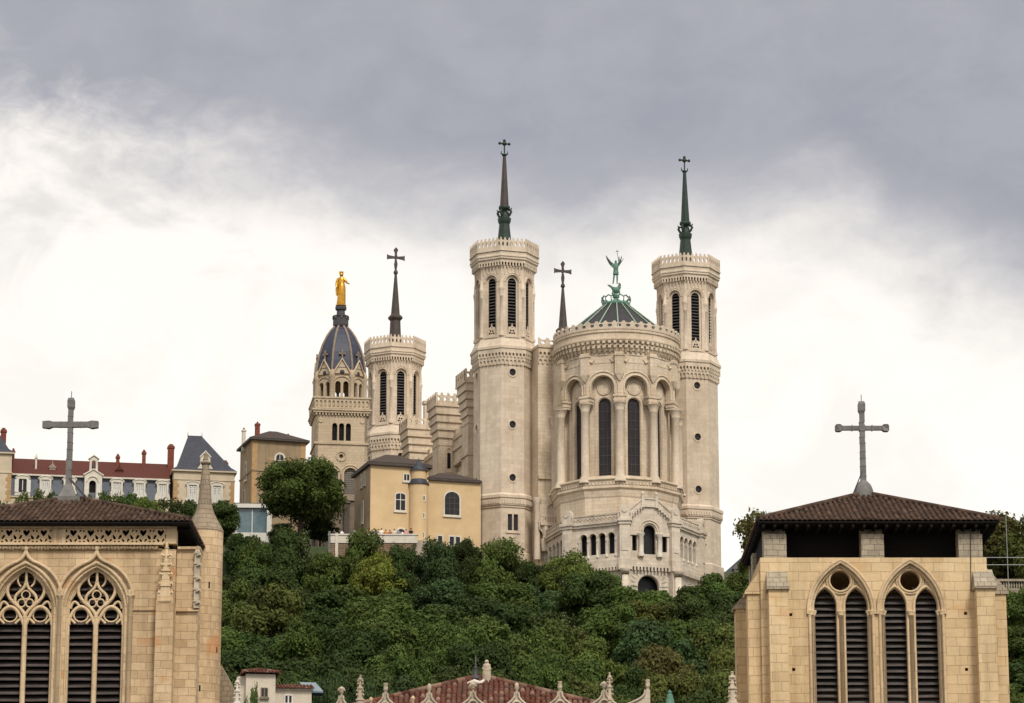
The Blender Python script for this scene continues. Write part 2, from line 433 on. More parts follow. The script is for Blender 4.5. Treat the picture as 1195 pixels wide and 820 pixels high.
def crest(x0, x1, z0, z1, n):              # parapet: spikes with scallops between, an oval hole under each scallop
    u = (x1 - x0) / n; H = z1 - z0; o = [(x1, z0), (x1, z1)]
    for i in range(n - 1, -1, -1):
        a, b = x0 + u * i, x0 + u * (i + 1)
        pk = .14 * u
        o += [(b - pk, z1)] + [((a + b) / 2 + (u / 2 - pk) * cos(pi * k / 6), z1 - .06 * H - .17 * H * sin(pi * k / 6)) for k in range(7)] + [(a + pk, z1)]
    o += [(x0, z1), (x0, z0)]
    holes = [circ(x0 + u * (i + .5), z0 + H * .47, u * .25, 10, H * .19) for i in range(n)]
    return o, holes
def bez(p0, p1, p2, p3, n=10):
    out = []
    for i in range(n + 1):
        t = i / n; a = (1 - t) ** 3; b = 3 * t * (1 - t) ** 2; c = 3 * t * t * (1 - t); d = t ** 3
        out.append((a * p0[0] + b * p1[0] + c * p2[0] + d * p3[0], a * p0[1] + b * p1[1] + c * p2[1] + d * p3[1]))
    return out
GZ = -1.6
# ------------------------------------------------------------------ the ground
PROF = [(-4000, GZ), (200, GZ), (250, 15), (284, 28), (336, 41), (388, 54.6), (438, 69), (446, 71), (458, 73), (468, 75), (482, 84), (500, 90), (560, 92), (900, 90), (3000, 60), (9000, 20)]
PROFL = PROF[:7] + [(446, 73), (449, 84.2), (470, 86), (500, 90)] + PROF[12:]     # left of the basilica a terrace comes earlier
def _prof(p, y):
    for (a, za), (b, zb) in zip(p, p[1:]):
        if y <= b: return za + (zb - za) * max(0, (y - a) / (b - a))
    return 20
def terr(x, y):
    w = min(1, max(0, (-3 - x) / 5))
    z = _prof(PROF, y) * (1 - w) + _prof(PROFL, y) * w
    if 230 < y < 436: z += 1.2 * sin(x * .045 + 1) * sin(y * .05) * min(1, (y - 230) / 60)
    return z
def ground():
    ys = [-4000, -1500, -500, -100, 0, 60, 120, 160, 190] + list(range(200, 440, 6)) + list(range(440, 472, 2)) + list(range(472, 600, 6)) + [620, 680, 760, 900, 1400, 2000, 3000, 5000, 9000]
    xs = [-6000, -2500, -1000, -500, -300] + list(range(-240, -16, 8)) + list(range(-16, 8, 2)) + list(range(8, 241, 8)) + [300, 500, 1000, 2500, 6000]
    vs = [(x, y, terr(x, y)) for y in ys for x in xs]; n = len(xs)
    fs = [(j * n + i, j * n + i + 1, (j + 1) * n + i + 1, (j + 1) * n + i) for j in range(len(ys) - 1) for i in range(n - 1)]
    m, nt, b = nodes('hillside_ground')
    g = _n(nt, 'ShaderNodeNewGeometry'); sp = _n(nt, 'ShaderNodeSeparateXYZ'); nt.links.new(g.outputs['Position'], sp.inputs[0])
    f = _noise(nt, g.outputs['Position'], .25, 7, .7)
    gr = _mix(nt, _mapr(nt, f, .35, .65, 0, 1), (.035, .055, .02), (.075, .07, .04))
    c = _mix(nt, _mapr(nt, sp.outputs[1], 205, 225, 0, 1), (.06, .06, .06), gr)
    nt.links.new(c, b.inputs['Base Color']); b.inputs['Roughness'].default_value = .95
    mb = MB(); mb.add(vs, fs, True)
    tag(mb.build('ground', m, fixn=False), 'flat city ground rising into the steep wooded hillside', 'ground', kind='structure')
ground()
# ------------------------------------------------------------------ the hilltop basilica
ZB = 72.0
YAW = radians(17)
FL = P(588.5, 400, 465)                                  # centre of the left front tower
WT = 13.85
B0 = V((FL.x + WT * cos(YAW), 465 + WT * sin(YAW), ZB))
def h(py, Y=461): return Z(py, Y) - ZB
BAS = thing('basilica', 'cream limestone hilltop basilica with octagonal towers, round apse and arcaded porch', 'basilica', tuple(B0), YAW)

def oface(k, ap): return Rz(k * pi / 4) @ T(0, -ap, 0)
def oct_plates(mb, ap, z0, z1, holes, th, faces=range(8), base=Matrix()):
    w = ap * tan(pi / 8)
    for k in faces:
        mb.M = base @ oface(k, ap)
        mb.plate(rect(-w, w, z0, z1), holes(k), 0, th)
    mb.M = base.copy()

def make_tower():
    m = MB()
    z592, z575, z425, z403, z395 = h(592), h(575), h(425), h(403), h(395)
    # lower stage with a pair of narrow windows, base ring, shaft
    zlw0, zlw1 = h(619), h(600)
    lw = lambda k: [rect(-.82, -.12, zlw0, zlw1), rect(.12, .82, zlw0, zlw1)] if k == 0 else []
    oct_plates(m, 4.58, 0, z592, lw, .4)
    m.oct([(4.95, 0), (4.95, h(646)), (4.62, h(644))], False)
    m.oct([(4.3, z592 - .1), (4.72, z592), (4.72, z592 + .25), (4.86, z592 + .3), (4.86, z575 - .9), (5.0, z575 - .75), (5.0, z575 - .35), (4.5, z575)], False)
    for k in range(8):                                   # dentils under the ring
        m.M = oface(k, 4.86)
        for i in range(9): m.cbox(-1.72 + i * .43, -.05, z592 + .75, .24, .16, .5)
    m.M = Matrix()
    rzs = [h(434), h(495), h(557)]
    rw = lambda k: [circ(0, z, .52, 20) for z in rzs] if k % 2 == 0 else []
    oct_plates(m, 4.45, z575, z425, rw, .45)
    m.oct([(3.7, z575), (3.7, z425)], False)
    # corbel band: two rows of hanging arches
    oct_plates(m, 4.55, z425 - .1, z403, lambda k: [], .3)
    for k in range(8):
        w = 4.72 * tan(pi / 8); m.M = oface(k, 4.72); m.plate(notched(-w, w, h(425.5), h(415), 6, .66, .7), [], 0, .2)
        w = 4.88 * tan(pi / 8); m.M = oface(k, 4.88); m.plate(notched(-w, w, h(417), h(407), 7, .60, .62), [], 0, .2)
    m.M = Matrix()
    m.oct([(4.7, h(407.5)), (5.0, h(407)), (5.0, h(404)), (4.85, h(403)), (4.4, z395), (4.4, z395 + .15)], False)
    # belfry stage
    zb0, zt = h(391), h(321)
    oct_plates(m, 4.35, z395, h(311), lambda k: [rarch(0, 1.95, zb0, zt)], .42)
    oct_plates(m, 4.08, z395, h(311), lambda k: [rarch(0, 1.34, zb0 + .3, zt - .33)], .2)
    for k in range(8):
        m.M = oface(k, 4.35)
        m.tube([(1.12 * cos(pi * i / 12), -.03, zt - .975 + 1.12 * sin(pi * i / 12)) for i in range(13)], .10, 6)
        m.tube([(1.36 * cos(pi * i / 12), -.02, zt - .975 + 1.36 * sin(pi * i / 12)) for i in range(13)], .07, 6)
        m.cbox(0, -.02, h(392.3), 2.3, .25, .3)
        for i in range(5):                               # small hanging reliefs above the arches
            m.frustum((-1.35 + i * .6, -1.2 + i * .6, -.08, .05, h(318) - (.3 if i in (0, 4) else 0)), (-1.42 + i * .6, -1.13 + i * .6, -.18, .05, h(311.5)))
    m.M = Matrix()
    m.oct([(4.3, h(312.5)), (4.42, h(312)), (4.42, h(310)), (4.55, h(309))], False)
    for k in range(8):
        w = 4.75 * tan(pi / 8); m.M = oface(k, 4.78); m.plate(notched(-w, w, h(310.5), h(303.5), 8, .56, .55), [], 0, .3)
    m.M = Matrix()
    m.oct([(4.3, h(306)), (4.8, h(303.8)), (4.98, h(302.5)), (4.98, h(300.5)), (5.08, h(300)), (5.08, h(298.6)), (5.0, h(298)), (5.0, h(292))], True)
    t = m.build('tower', CARV, BAS)
    # sub-parts
    p = MB()
    for k in range(8):
        w = 5.06 * tan(pi / 8); p.M = oface(k, 5.08)
        o, hs = crest(-w, w, h(293), h(278.5), 6); p.plate(o, hs, 0, .28)
        p.M = oface(k, 5.14); p.box(-w, w, -.02, .05, h(294), h(292.6))
    p.build('parapet', CARV, t)
    # parapet walk and louvred openings
    lo = None
    for k in range(8):
        if lo is None:
            q = MB(); q.cur = 0
            z = zb0 + .5
            while z < zt - .4:
                q.add([(-.75, -.16, z - .09), (.75, -.16, z - .09), (.75, .16, z + .13), (-.75, .16, z + .13), (-.75, -.16, z - .03), (.75, -.16, z - .03), (.75, .16, z + .19), (-.75, .16, z + .19)],
                      [(0, 3, 2, 1), (4, 5, 6, 7), (0, 1, 5, 4), (1, 2, 6, 5), (2, 3, 7, 6), (3, 0, 4, 7)]); z += .46
            q.cur = 1; q.box(-.85, .85, .32, .4, zb0, zt)
            lo = q.build('louvre', [LOUVD, VOID], t); lo.location = oface(0, 3.74).translation
        else:
            M = oface(k, 3.74); dup(lo, t, M.translation, k * pi / 4)
    fl = None
    for k in range(8):                                   # stone tracery at the foot of each opening
        if fl is None:
            q = MB(); zz = h(390.5)
            q.plate(rect(-.65, .65, zz, zz + .95), [circ(-.36, zz + .30, .19, 10), circ(.0, zz + .30, .13, 10), circ(.36, zz + .30, .19, 10), circ(-.2, zz + .68, .15, 10), circ(.2, zz + .68, .15, 10)], 0, .12)
            q.plate(circ(-.42, zz + 1.05, .2, 10), [], 0, .12); q.plate(circ(.42, zz + 1.05, .2, 10), [], .002, .118)
            q.plate([(-.24, zz + .9), (.24, zz + .9), (.32, zz + 1.25), (.12, zz + 1.4), (0, zz + 1.85), (-.12, zz + 1.4), (-.32, zz + 1.25)], [circ(0, zz + 1.2, .1, 8)], -.01, .13)
            fl = q.build('tracery', CARV, t); fl.location = oface(0, 4.2).translation
        else: dup(fl, t, oface(k, 4.2).translation, k * pi / 4)
    R = 4.14 / cos(pi / 8); co = None
    for k in range(8):
        a = pi / 8 + k * pi / 4
        if co is None:
            q = MB(); z0, z1, z2 = h(392), h(346), h(337)
            q.lathe([(.42, z0), (.42, z0 + .3), (.30, z0 + .55), (.28, z1), (.33, z1 + .05), (.29, z1 + .15), (.42, z2 - .1), (.44, z2), (.44, z2 + .3), (.34, z2 + .34), (.30, h(325))], 12)
            co = q.build('column', CARV, t); co.location = (R * cos(a), R * sin(a), 0)
        else: dup(co, t, (R * cos(a), R * sin(a), 0))
    ow = None
    for k in (0, 2, 6):
        for z in rzs:
            if ow is None:
                q = MB(); q.plate(circ(0, 0, .78, 20), [circ(0, 0, .53, 20)], -.07, .1); q.cur = 1; q.plate(circ(0, 0, .56, 20), [], .22, .28)
                ow = q.build('round_window', [CARV, DGLASS], t); ow.location = oface(k, 4.45) @ V((0, 0, z))
            else: dup(ow, t, oface(k, 4.45) @ V((0, 0, z)), k * pi / 4)
    q = MB(); q.plate(rect(-1.0, 1.0, zlw0 - .2, zlw1 + .2), [rect(-.83, -.11, zlw0, zlw1), rect(.11, .83, zlw0, zlw1)], -.06, .1)
    q.box(-1.15, 1.15, -.15, .02, zlw0 - .42, zlw0 - .2)
    q.cur = 1; q.box(-.85, .85, .25, .3, zlw0, zlw1)
    o = q.build('double_window', [CARV, DGLASS], t); o.location = oface(0, 4.58).translation
    return t
TW = make_tower()
TOWERS = []
for i, (x, y) in enumerate(((-WT, 0), (WT + .6, 0), (-14.35, 60), (14.55, 60))):
    t = TW if i == 0 else copy_tree(TW, BAS)
    t.location = (x, y, 0); t.scale = (.93, .93, 1); TOWERS.append(t)
TOWERS[0]['label'] = 'left front tower with green and brown bronze spire'

def front_spire(parent, mat_low, mat_up):
    m = MB()
    zs = {p: h(p, 465) for p in (292, 278, 262, 258, 255, 252, 248, 244, 241, 182, 178, 175)}
    m.lathe([(1.15, zs[292]), (1.05, zs[278]), (.82, zs[262]), (1.02, zs[258] - .1), (1.08, zs[255]), (.62, zs[252]), (.45, zs[248]), (.5, zs[244])], 8, pi / 8, smooth=False)
    m.lathe([(.55, zs[244] - .2), (.92, zs[244]), (.92, zs[241]), (.74, zs[241] + .05)], 12)
    for k in range(4):                                   # curling beasts round the collar
        a = k * pi / 2 + pi / 4
        m.M = Rz(a)
        m.tube([(.45, 0, zs[255]), (.95, 0, zs[252] + .05), (1.22, 0, zs[248]), (1.05, 0, zs[244] - .25), (.72, 0, zs[248] + .2)], [.16, .2, .22, .2, .1], 6)
        m.tube([(1.15, 0, zs[248] + .3), (1.36, 0, zs[244] + .05)], [.14, .05], 6)
    m.M = Matrix(); m.cur = 1
    m.lathe([(.70, zs[241] + .04), (.25, zs[182])], 8, pi / 8, smooth=False)
    s = m.build('spire', [mat_low, mat_up], parent)
    c = MB(); z0 = zs[182]; zc = h(167.5, 465)
    c.lathe([(.25, z0 - .02), (.42, z0 + .1), (.42, z0 + .25), (.15, z0 + .4)], 10)
    for sg in (-1, 1): c.tube([(0, 0, z0 + .2), (sg * .55, 0, z0 + .35), (sg * .5, 0, z0 + .75)], [.1, .12, .06], 6)
    c.tube([(0, 0, z0 + .2), (0, 0, h(163.5, 465))], .11, 6)
    c.tube([(-.72, 0, zc), (.72, 0, zc)], .13, 6)
    c.lathe([(0, zc - .36), (.33, zc - .2), (.36, zc), (.33, zc + .2), (0, zc + .36)], 10, cap=False)
    for sg in (-1, 1):
        c.M = T(sg * .78, 0, zc); c.lathe([(0, -.26), (.24, -.1), (.24, .1), (0, .26)], 8, cap=False)
    c.M = T(0, 0, h(164, 465)); c.lathe([(0, -.26), (.24, -.1), (.24, .1), (0, .26)], 8, cap=False)
    c.build('finial_cross', COPD, s if parent.get('isroot') else parent)
def rear_spire(parent):
    m = MB(); k = 522 / 465
    zz = lambda py: Z(py, 522) - ZB
    m.lathe([(1.1, zz(402)), (.95, zz(380)), (.92, zz(374)), (1.3, zz(371.5)), (1.3, zz(369.5)), (.9, zz(367))], 8, pi / 8, smooth=False)
    m.lathe([(.80, zz(367) - .02), (.22, zz(320)), (.42, zz(318)), (.36, zz(316)), (.16, zz(314))], 8, pi / 8, smooth=False)
    m.build('spire', IRON, parent)
    c = MB(); zc = zz(300)
    c.plate([(-.1, zz(316)), (.1, zz(316)), (.30, zz(308)), (.13, zc - .3), (.3, zc - .17), (1.35, zc - .3), (1.6, zc - .45), (1.6, zc + .45), (1.35, zc + .3), (.3, zc + .17), (.17, zc + .4), (.2, zc + .9), (.4, zc + 1.25), (.25, zc + 1.5), (0, zc + 1.75),
             (-.25, zc + 1.5), (-.4, zc + 1.25), (-.2, zc + .9), (-.17, zc + .4), (-.3, zc + .17), (-1.35, zc + .3), (-1.6, zc + .45), (-1.6, zc - .45), (-1.35, zc - .3), (-.3, zc - .17), (-.13, zc - .3), (-.30, zz(308))], [], -.16, .16)
    c.build('finial_cross', IRON, parent)
front_spire(TOWERS[0], COPD, IRON)
front_spire(TOWERS[1], COPD, COPD)
rear_spire(TOWERS[2]); rear_spire(TOWERS[3])

# ---- apse
AY = -10.0
NB = 11; PH = 2 * pi / NB
def aface(k, ap): return T(0, AY, 0) @ Rz(k * PH) @ T(0, -ap, 0)
def ha(py, Y=450.5): return Z(py, Y) - ZB
def apoly(mb, prof, cap=False): mb.M = T(0, AY, 0); mb.lathe(prof, NB, -pi / 2 + PH / 2, (0, 0), False, True, cap); mb.M = Matrix()
AP = MB()
w = 8.35 * tan(PH / 2); wi = 7.3 * tan(PH / 2)
zcap, zband, ztop = ha(460), ha(413), ha(396)
for k in range(-4, 5):
    AP.M = aface(k, 8.35)
    r = 1.66; zs = ha(436.5) - r
    o = [(-w, zband), (-w, zcap), (-r, zcap)] + [(-r * cos(pi * i / 14), zs + r * sin(pi * i / 14)) for i in range(15)] + [(r, zcap), (w, zcap), (w, zband)]
    AP.plate(o, [], 0, .85)
    for rr, tr in ((r + .12, .13), (r + .62, .10)):
        AP.tube([(-rr, -.03, zcap + .3)] + [(-rr * cos(pi * i / 14), -.03, zs + rr * sin(pi * i / 14)) for i in range(15)] + [(rr, -.03, zcap + .3)], tr, 6)
    for sg in (-1, 1): AP.tube([(sg * 2.15, -.03, ha(418)), (sg * 1.45, -.03, ha(421)), (sg * 1.15, -.03, ha(417))], [.16, .2, .12], 6)
    AP.M = aface(k, 7.3)
    AP.plate(rect(-wi, wi, ha(566), ha(420)), [rarch(0, 1.85, ha(555), ha(461))], 0, .5)
    AP.plate(rarch(0, 2.7, ha(556), ha(446)), [rarch(0, 2.05, ha(555.5), ha(460))], -.14, .05)
    AP.tube([(.95 * cos(2 * pi * i / 20), -.16, ha(449.5) + .95 * sin(2 * pi * i / 20)) for i in range(21)], .12, 6)
    AP.plate(circ(0, ha(449.5), .8, 20), [], -.22, .04)
    AP.M = aface(k + .5, 8.35 / cos(PH / 2))             # piers over the columns and pendants between the arches
    AP.box(-.82, .82, -.28, .9, ha(469), ha(459.5)); AP.box(-.95, .95, -.4, .95, ha(462), ha(460)); AP.box(-.9, .9, -.34, .95, ha(466.5), ha(465.3))
    AP.box(-.62, .62, -.42, .5, ha(435), ha(410)); AP.box(-.74, .74, -.52, .5, ha(414.5), ha(412))
    AP.frustum((-.12, .12, -.2, .2, ha(443)), (-.62, .62, -.42, .5, ha(435)))
AP.M = Matrix()
apoly(AP, [(7.2, ha(422)), (8.4, ha(422)), (8.4, ha(420)), (7.2, ha(420))])
apoly(AP, [(7.0, ha(551)), (8.9, ha(556)), (9.3, ha(557)), (9.35, ha(559)), (9.15, ha(560.5)), (9.05, ha(566)), (9.2, ha(567)), (9.2, ha(569)), (8.95, ha(571)), (8.8, ha(578)), (8.7, ha(580)), (8.7, 0)])
for k in range(-4, 5):                                   # carved band under the sill
    AP.M = aface(k, 9.08)
    for i in range(10): AP.cbox(-2.3 + i * .51, -.04, ha(563.5), .3, .18, .42)
AP.M = T(0, AY, 0)
AP.lathe([(8.45, zband), (8.45, ha(409)), (8.6, ha(408)), (8.65, ha(403)), (8.9, ha(402)), (8.9, ha(398.5)), (9.15, ha(398)), (9.3, ha(396)), (9.3, ha(394)), (9.1, ha(393)), (9.05, ha(388)), (9.2, ha(387)), (9.2, ha(385.5)), (9.05, ha(385)), (9.05, ha(382))], 66, smooth=False, cap=False)
AP.lathe([(9.0, ha(384)), (.5, ha(382.5))], 44, smooth=False, cap=False)
for i in range(72):
    a = 2 * pi * i / 72
    AP.M = T(0, AY, 0) @ Rz(a) @ T(0, -8.62, 0)
    AP.frustum((-.13, .13, -.06, .1, ha(410)), (-.2, .2, -.36, .1, ha(405)))
    AP.cbox(0, -.2, ha(403.2), .44, .5, .5)
    AP.cbox(0, -.42, ha(398.6), .40, .5, .36)
AP.M = Matrix()
AP.box(-8.4, 8.4, AY, 6, 0, ha(385) - .3)                # choir body behind the round
ap = AP.build('apse', WHITE, BAS)
q = MB()
for i in range(44):
    q.M = T(0, AY, 0) @ Rz(2 * pi * i / 44) @ T(0, -9.12, 0)
    o, hs = crest(-.655, .655, ha(383.5), ha(374), 1); q.plate(o, hs, 0, .28)
q.build('parapet', CARV, ap)
cl = None
for k in range(-4, 4):
    M = aface(k + .5, 8.62 / cos(PH / 2) - .05)
    if cl is None:
        q = MB(); zc = ha(469)
        q.lathe([(.95, ha(562)), (.95, ha(559.5)), (.78, ha(558)), (.80, ha(556)), (.58, ha(553)), (.56, ha(479)), (.64, ha(478)), (.58, ha(477)), (.86, ha(470.5)), (.92, ha(470)), (.92, zc)], 18)
        cl = q.build('column', CARV, ap); cl.location = M.translation
    else: dup(cl, ap, M.translation, 0)
wn = None
for k in range(-4, 5):
    M = aface(k, 6.95)
    if wn is None:
        q = MB(); q.plate(rarch(0, 2.0, ha(556), ha(460)), [], 0, .06)
        q.cur = 1
        for z in np.linspace(ha(548), ha(466), 9): q.box(-.95, .95, -.05, .02, z - .05, z + .05)
        for x in (-.32, .32): q.box(x - .03, x + .03, -.04, .02, ha(555), ha(463))
        wn = q.build('window', [DGLASS, IRON], ap); wn.location = M.translation; wn.rotation_euler = (0, 0, k * PH)
    else: dup(wn, ap, M.translation, k * PH)
# apse roof: dark slates between green copper ribs, openwork copper crown, pedestal
yc = 459.5
hc = lambda py: Z(py, yc) - ZB
q = MB(); q.M = T(0, AY, 0)
zr0, zr1 = ha(384) + .1, hc(356.5)
q.lathe([(8.5, zr0), (1.75, zr1)], 32, smooth=False)
q.cur = 1
for k in range(16):
    a = 2 * pi * k / 16 + .1
    q.tube([(8.5 * cos(a), 8.5 * sin(a), zr0 + .1), (1.75 * cos(a), 1.75 * sin(a), zr1 + .1)], [.11, .08], 6)
roof = q.build('roof', [SLATEC, PALECOP], BAS)
q = MB(); q.M = T(0, AY, 0)
q.lathe([(1.85, zr1 - .25), (2.05, zr1), (2.05, zr1 + .25), (1.7, zr1 + .3), (1.3, zr1 + .45), (.6, zr1 + .8), (.34, zr1 + 1.0), (.32, zr1 + 1.15), (.5, zr1 + 1.2), (.5, zr1 + 1.35), (.24, zr1 + 1.45), (.2, zr1 + 2.1)], 16)
for k in range(14):
    a = 2 * pi * k / 14; ca, sa = cos(a), sin(a)
    q.tube([(1.95 * ca, 1.95 * sa, zr1 + .2), (2.15 * ca, 2.15 * sa, zr1 + .75), (2.05 * ca, 2.05 * sa, zr1 + 1.0)], [.09, .07, .07], 6)
    q.tube([(2.05 * ca, 2.05 * sa, zr1 + .95), (2.05 * cos(a + .22), 2.05 * sin(a + .22), zr1 + 1.2), (2.05 * cos(a + .449), 2.05 * sin(a + .449), zr1 + .95)], .10, 6)
for k in range(4):
    a = k * pi / 2 + .5; ca, sa = cos(a), sin(a)
    q.tube([(.25 * ca, .25 * sa, zr1 + 1.4), (.6 * ca, .6 * sa, zr1 + 1.6), (.75 * ca, .75 * sa, zr1 + 1.95), (.55 * ca, .55 * sa, zr1 + 2.05)], [.09, .1, .1, .05], 6)
q.build('roof_crown', COPPER, roof)
ANGEL_BASE = BAS.matrix_basis @ V((0, AY, zr1 + 2.05))

# ---- link walls between the towers and the apse, nave, side buttresses
NV = MB()
zl = h(403)
NV.box(-10.6, 10.6, -6, 4, 0, zl)
for z0, z1, d, n in ((425.5, 415, .17, 30), (417, 407, .33, 34)):
    NV.M = T(0, -6 - d, 0); NV.plate(notched(-10.6, 10.6, h(z0), h(z1), n, .62, .65), [], 0, .2)
NV.M = Matrix(); NV.box(-10.7, 10.7, -6.5, 4, h(407), h(404))
NV.box(-10.6, 10.6, -6.3, -6, h(560), h(556)); NV.box(-10.6, 10.6, -6.25, -6, h(585), h(578))
NV.box(-10.3, 10.3, 4, 58, 0, 30); NV.add([(-10.5, 4, 30), (10.5, 4, 30), (0, 4, 34), (-10.5, 58, 30), (10.5, 58, 30), (0, 58, 34)], [(0, 1, 2), (3, 5, 4), (0, 2, 5, 3), (1, 4, 5, 2)])
for sg in (-1, 1):                                       # upper side walls with stacked mouldings
    NV.M = Matrix.Scale(sg, 4, (1, 0, 0))
    NV.box(10, 13.2, 3, 57, 0, 32.5)
    for j, (z, o) in enumerate(((28.3, .25), (30.2, .45), (32.2, .8), (34.4, .95))): NV.box(12.9, 13.2 + o, 3, 57, z, z + .7)
    NV.box(12.8, 13.9, 3, 57, 32.4, 36.2)
    NV.box(12.7, 14.1, 3, 57, 36.1, 36.8)
    for i in range(18): NV.box(13.0, 13.9, 4 + i * 3, 5.4 + i * 3, 36.6, 37.8)
NV.M = Matrix()
q = MB(); o, hs = crest(-10.6, 10.6, h(406), h(396), 16); q.M = T(0, -6.45, 0); q.plate(o, hs, 0, .28); 
nv = NV.build('nave', WHITE, BAS)
q.build('parapet', CARV, nv)
q = MB()                                                 # blind niche and little balcony beside the tower
q.plate(rect(-1.9, 1.0, h(616), h(584)), [rarch(0, 1.5, h(612), h(589))], -.3, .0)
q.box(-.75, .75, -.05, .0, h(612), h(589.5)); q.box(-2.1, 1.2, -1.6, .3, h(616), h(612))
for x in np.linspace(-2, 1.1, 9): q.box(x - .06, x + .06, -1.55, -1.45, h(612), h(606))
q.box(-2.1, 1.2, -1.62, -1.4, h(606), h(604.5))
q.lathe([(.5, h(655)), (.42, h(622)), (.40, h(590)), (.62, h(586)), (.62, h(583))], 12, c=(-2.3, -.4))
o = q.build('niche', CARV, nv); o.location = (-8.6, -6, 0)
def buttress():
    q = MB(); b = 1.75
    q.box(-16.3, -13, -b, b, 0, 36); q.box(-16.6, -13, -b - .25, b + .25, 0, 18)
    q.frustum((-16.6, -13, -b - .25, b + .25, 18), (-16.3, -13, -b, b, 19.2))
    q.box(-16.5, -12, -b - .18, b + .18, 30.5, 31.0)
    for j in range(5):
        z = 35.3 + j * 1.2; o = .08 + j * .15; q.box(-16.3 - o, -12, -b - o, b + o, z, z + .4); q.box(-16.3 - o + .09, -12, -b - o + .09, b + o - .09, z + .4, z + 1.2)
    q.box(-17.1, -12, -b - .8, b + .8, 41.3, 41.6)
    o, hs = crest(-2.55, 2.55, 41.5, 43.4, 5)
    q.M = T(-14.5, -2.5, 0); q.plate(o, hs, 0, .3); q.M = T(-14.5, 2.2, 0); q.plate(o, hs, 0, .3)
    q.M = T(-17.05, 0, 0) @ Rz(-pi / 2); q.plate(o, hs, 0, .3); q.M = T(-12.25, 0, 0) @ Rz(-pi / 2); q.plate(o, hs, 0, .3)
    q.M = T(-14.7, -b, 0); q.plate(rarch(0, 1.1, 31.2, 35.2), [rarch(0, .7, 31.4, 34.9)], -.12, .02)
    q.plate([(-2.0, 27), (1.5, 27.0), (1.5, 29.5), (1.0, 29.3), (-.8, 27.6), (-2.0, 27.4)], [], -.3, .05)
    q.M = Matrix()
    q.tube([(-15.9, -b - .1, 24.6), (-16.0, -b - 1.0, 24.7), (-16.0, -b - 1.9, 25.1)], [.4, .42, .3], 6)     # gargoyle
    q.tube([(-13.4, -b - .1, 28.6), (-13.4, -b - 1.0, 28.7), (-13.4, -b - 1.9, 29.1)], [.4, .42, .3], 6)
    q.plate(parch(-12.2, 1.0, 17, 23.5, 26.5), [], -2.2, -1.6)
    q.cur = 1; q.box(-14.95, -14.45, -b - .06, -b + .1, 31.8, 34.2)
    return q.build('buttress', [WHITE, VOID], BAS)
bt = buttress(); bt.location = (0, 12, 0)
for y in (28, 44.5): dup(bt, BAS, (0, y, 0))
for y in (12, 28, 44.5): dup(bt, BAS, (0, y, 0), pi)
q = MB(); q.box(-.42, .42, -.42, .42, 38, 45.6); q.box(-.6, .6, -.6, .6, 45.6, 46.1)
for a in range(8): q.box(-.05, .05, -.05, .05, 47, 47.01)
o = q.build('chimney', CARV, BAS); o.location = (-13.6, 43.2, 0)

# ---- the arcaded porch round the foot of the apse
hp = lambda py: Z(py, 447) - ZB
V0, V1, V2, V3 = (-9.8, -5), (-9.8, -17.3), (-3.6, -23.5), (3.6, -23.5)
V4, V5 = (9.8, -17.3), (9.8, -5)
z_fl, z_fl2, z_c, z_b = hp(657), hp(649), hp(614), hp(601)
PM = MB(); COLM = []; DARK_SHEETS = []
def wallM(A, B): return T(A[0], A[1], 0) @ Rz(atan2(B[1] - A[1], B[0] - A[0]))
def gallery(A, B, n, ow, sp, lo=0.0):
    L = hypot(B[0] - A[0], B[1] - A[1]); M = wallM(A, B); PM.M = M
    c0 = L / 2 - sp * (n - 1) / 2 + lo
    PM.plate(rect(0, L, z_fl, z_c), [rarch(c0 + sp * i, ow, z_fl2 + .3, hp(622), 8) for i in range(n)], 0, .5)
    for i in range(n):
        r = ow / 2 + .1; cx = c0 + sp * i; zs = hp(622) - ow / 2
        PM.tube([(cx + r * cos(pi * k / 8), -.03, zs + r * sin(pi * k / 8)) for k in range(9)], .07, 5)
    PM.box(0, L, -.2, .1, z_fl - .3, z_fl + .35); PM.box(0, L, -.35, .1, z_fl - .7, z_fl - .3)
    for i in range(int(L / .5)): PM.cbox(.25 + i * .5, -.28, z_fl - .95, .26, .3, .5)
    PM.box(0, L, -.25, .6, z_c, z_c + .35); PM.box(0, L, -.42, .6, z_c + .35, z_c + .7)
    PM.box(0, L, -.05, .25, z_c + .7, z_b); PM.box(0, L, -.14, .32, z_b, z_b + .22)
    for i in range(int(L / .62)):                        # raised diamonds on the parapet
        c = .35 + i * .62; zc = (z_c + .7 + z_b) / 2; PM.plate([(c - .27, zc), (c, zc - .36), (c + .27, zc), (c, zc + .36)], [circ(c, zc, .12, 6)], -.16, -.04)
    PM.plate(rect(0, L, 0, z_fl - .5), [], .15, .6)
    g = MB(); g.M = M; g.box(.3, L - .3, 1.05, 1.1, z_fl - .1, z_c - .2); DARK_SHEETS.append(g)  # added dark sheet behind the arches, stands in for the gallery's shade
    for i in range(n + 1):
        p = M @ V((c0 + sp * (i - .5), .12, 0)); COLM.append(p)
gallery(V0, V1, 6, 1.15, 1.75, .6); gallery(V1, V2, 4, 1.02, 1.42, .15); gallery(V3, V4, 4, 1.02, 1.42, .1); gallery(V4, V5, 6, 1.15, 1.75)
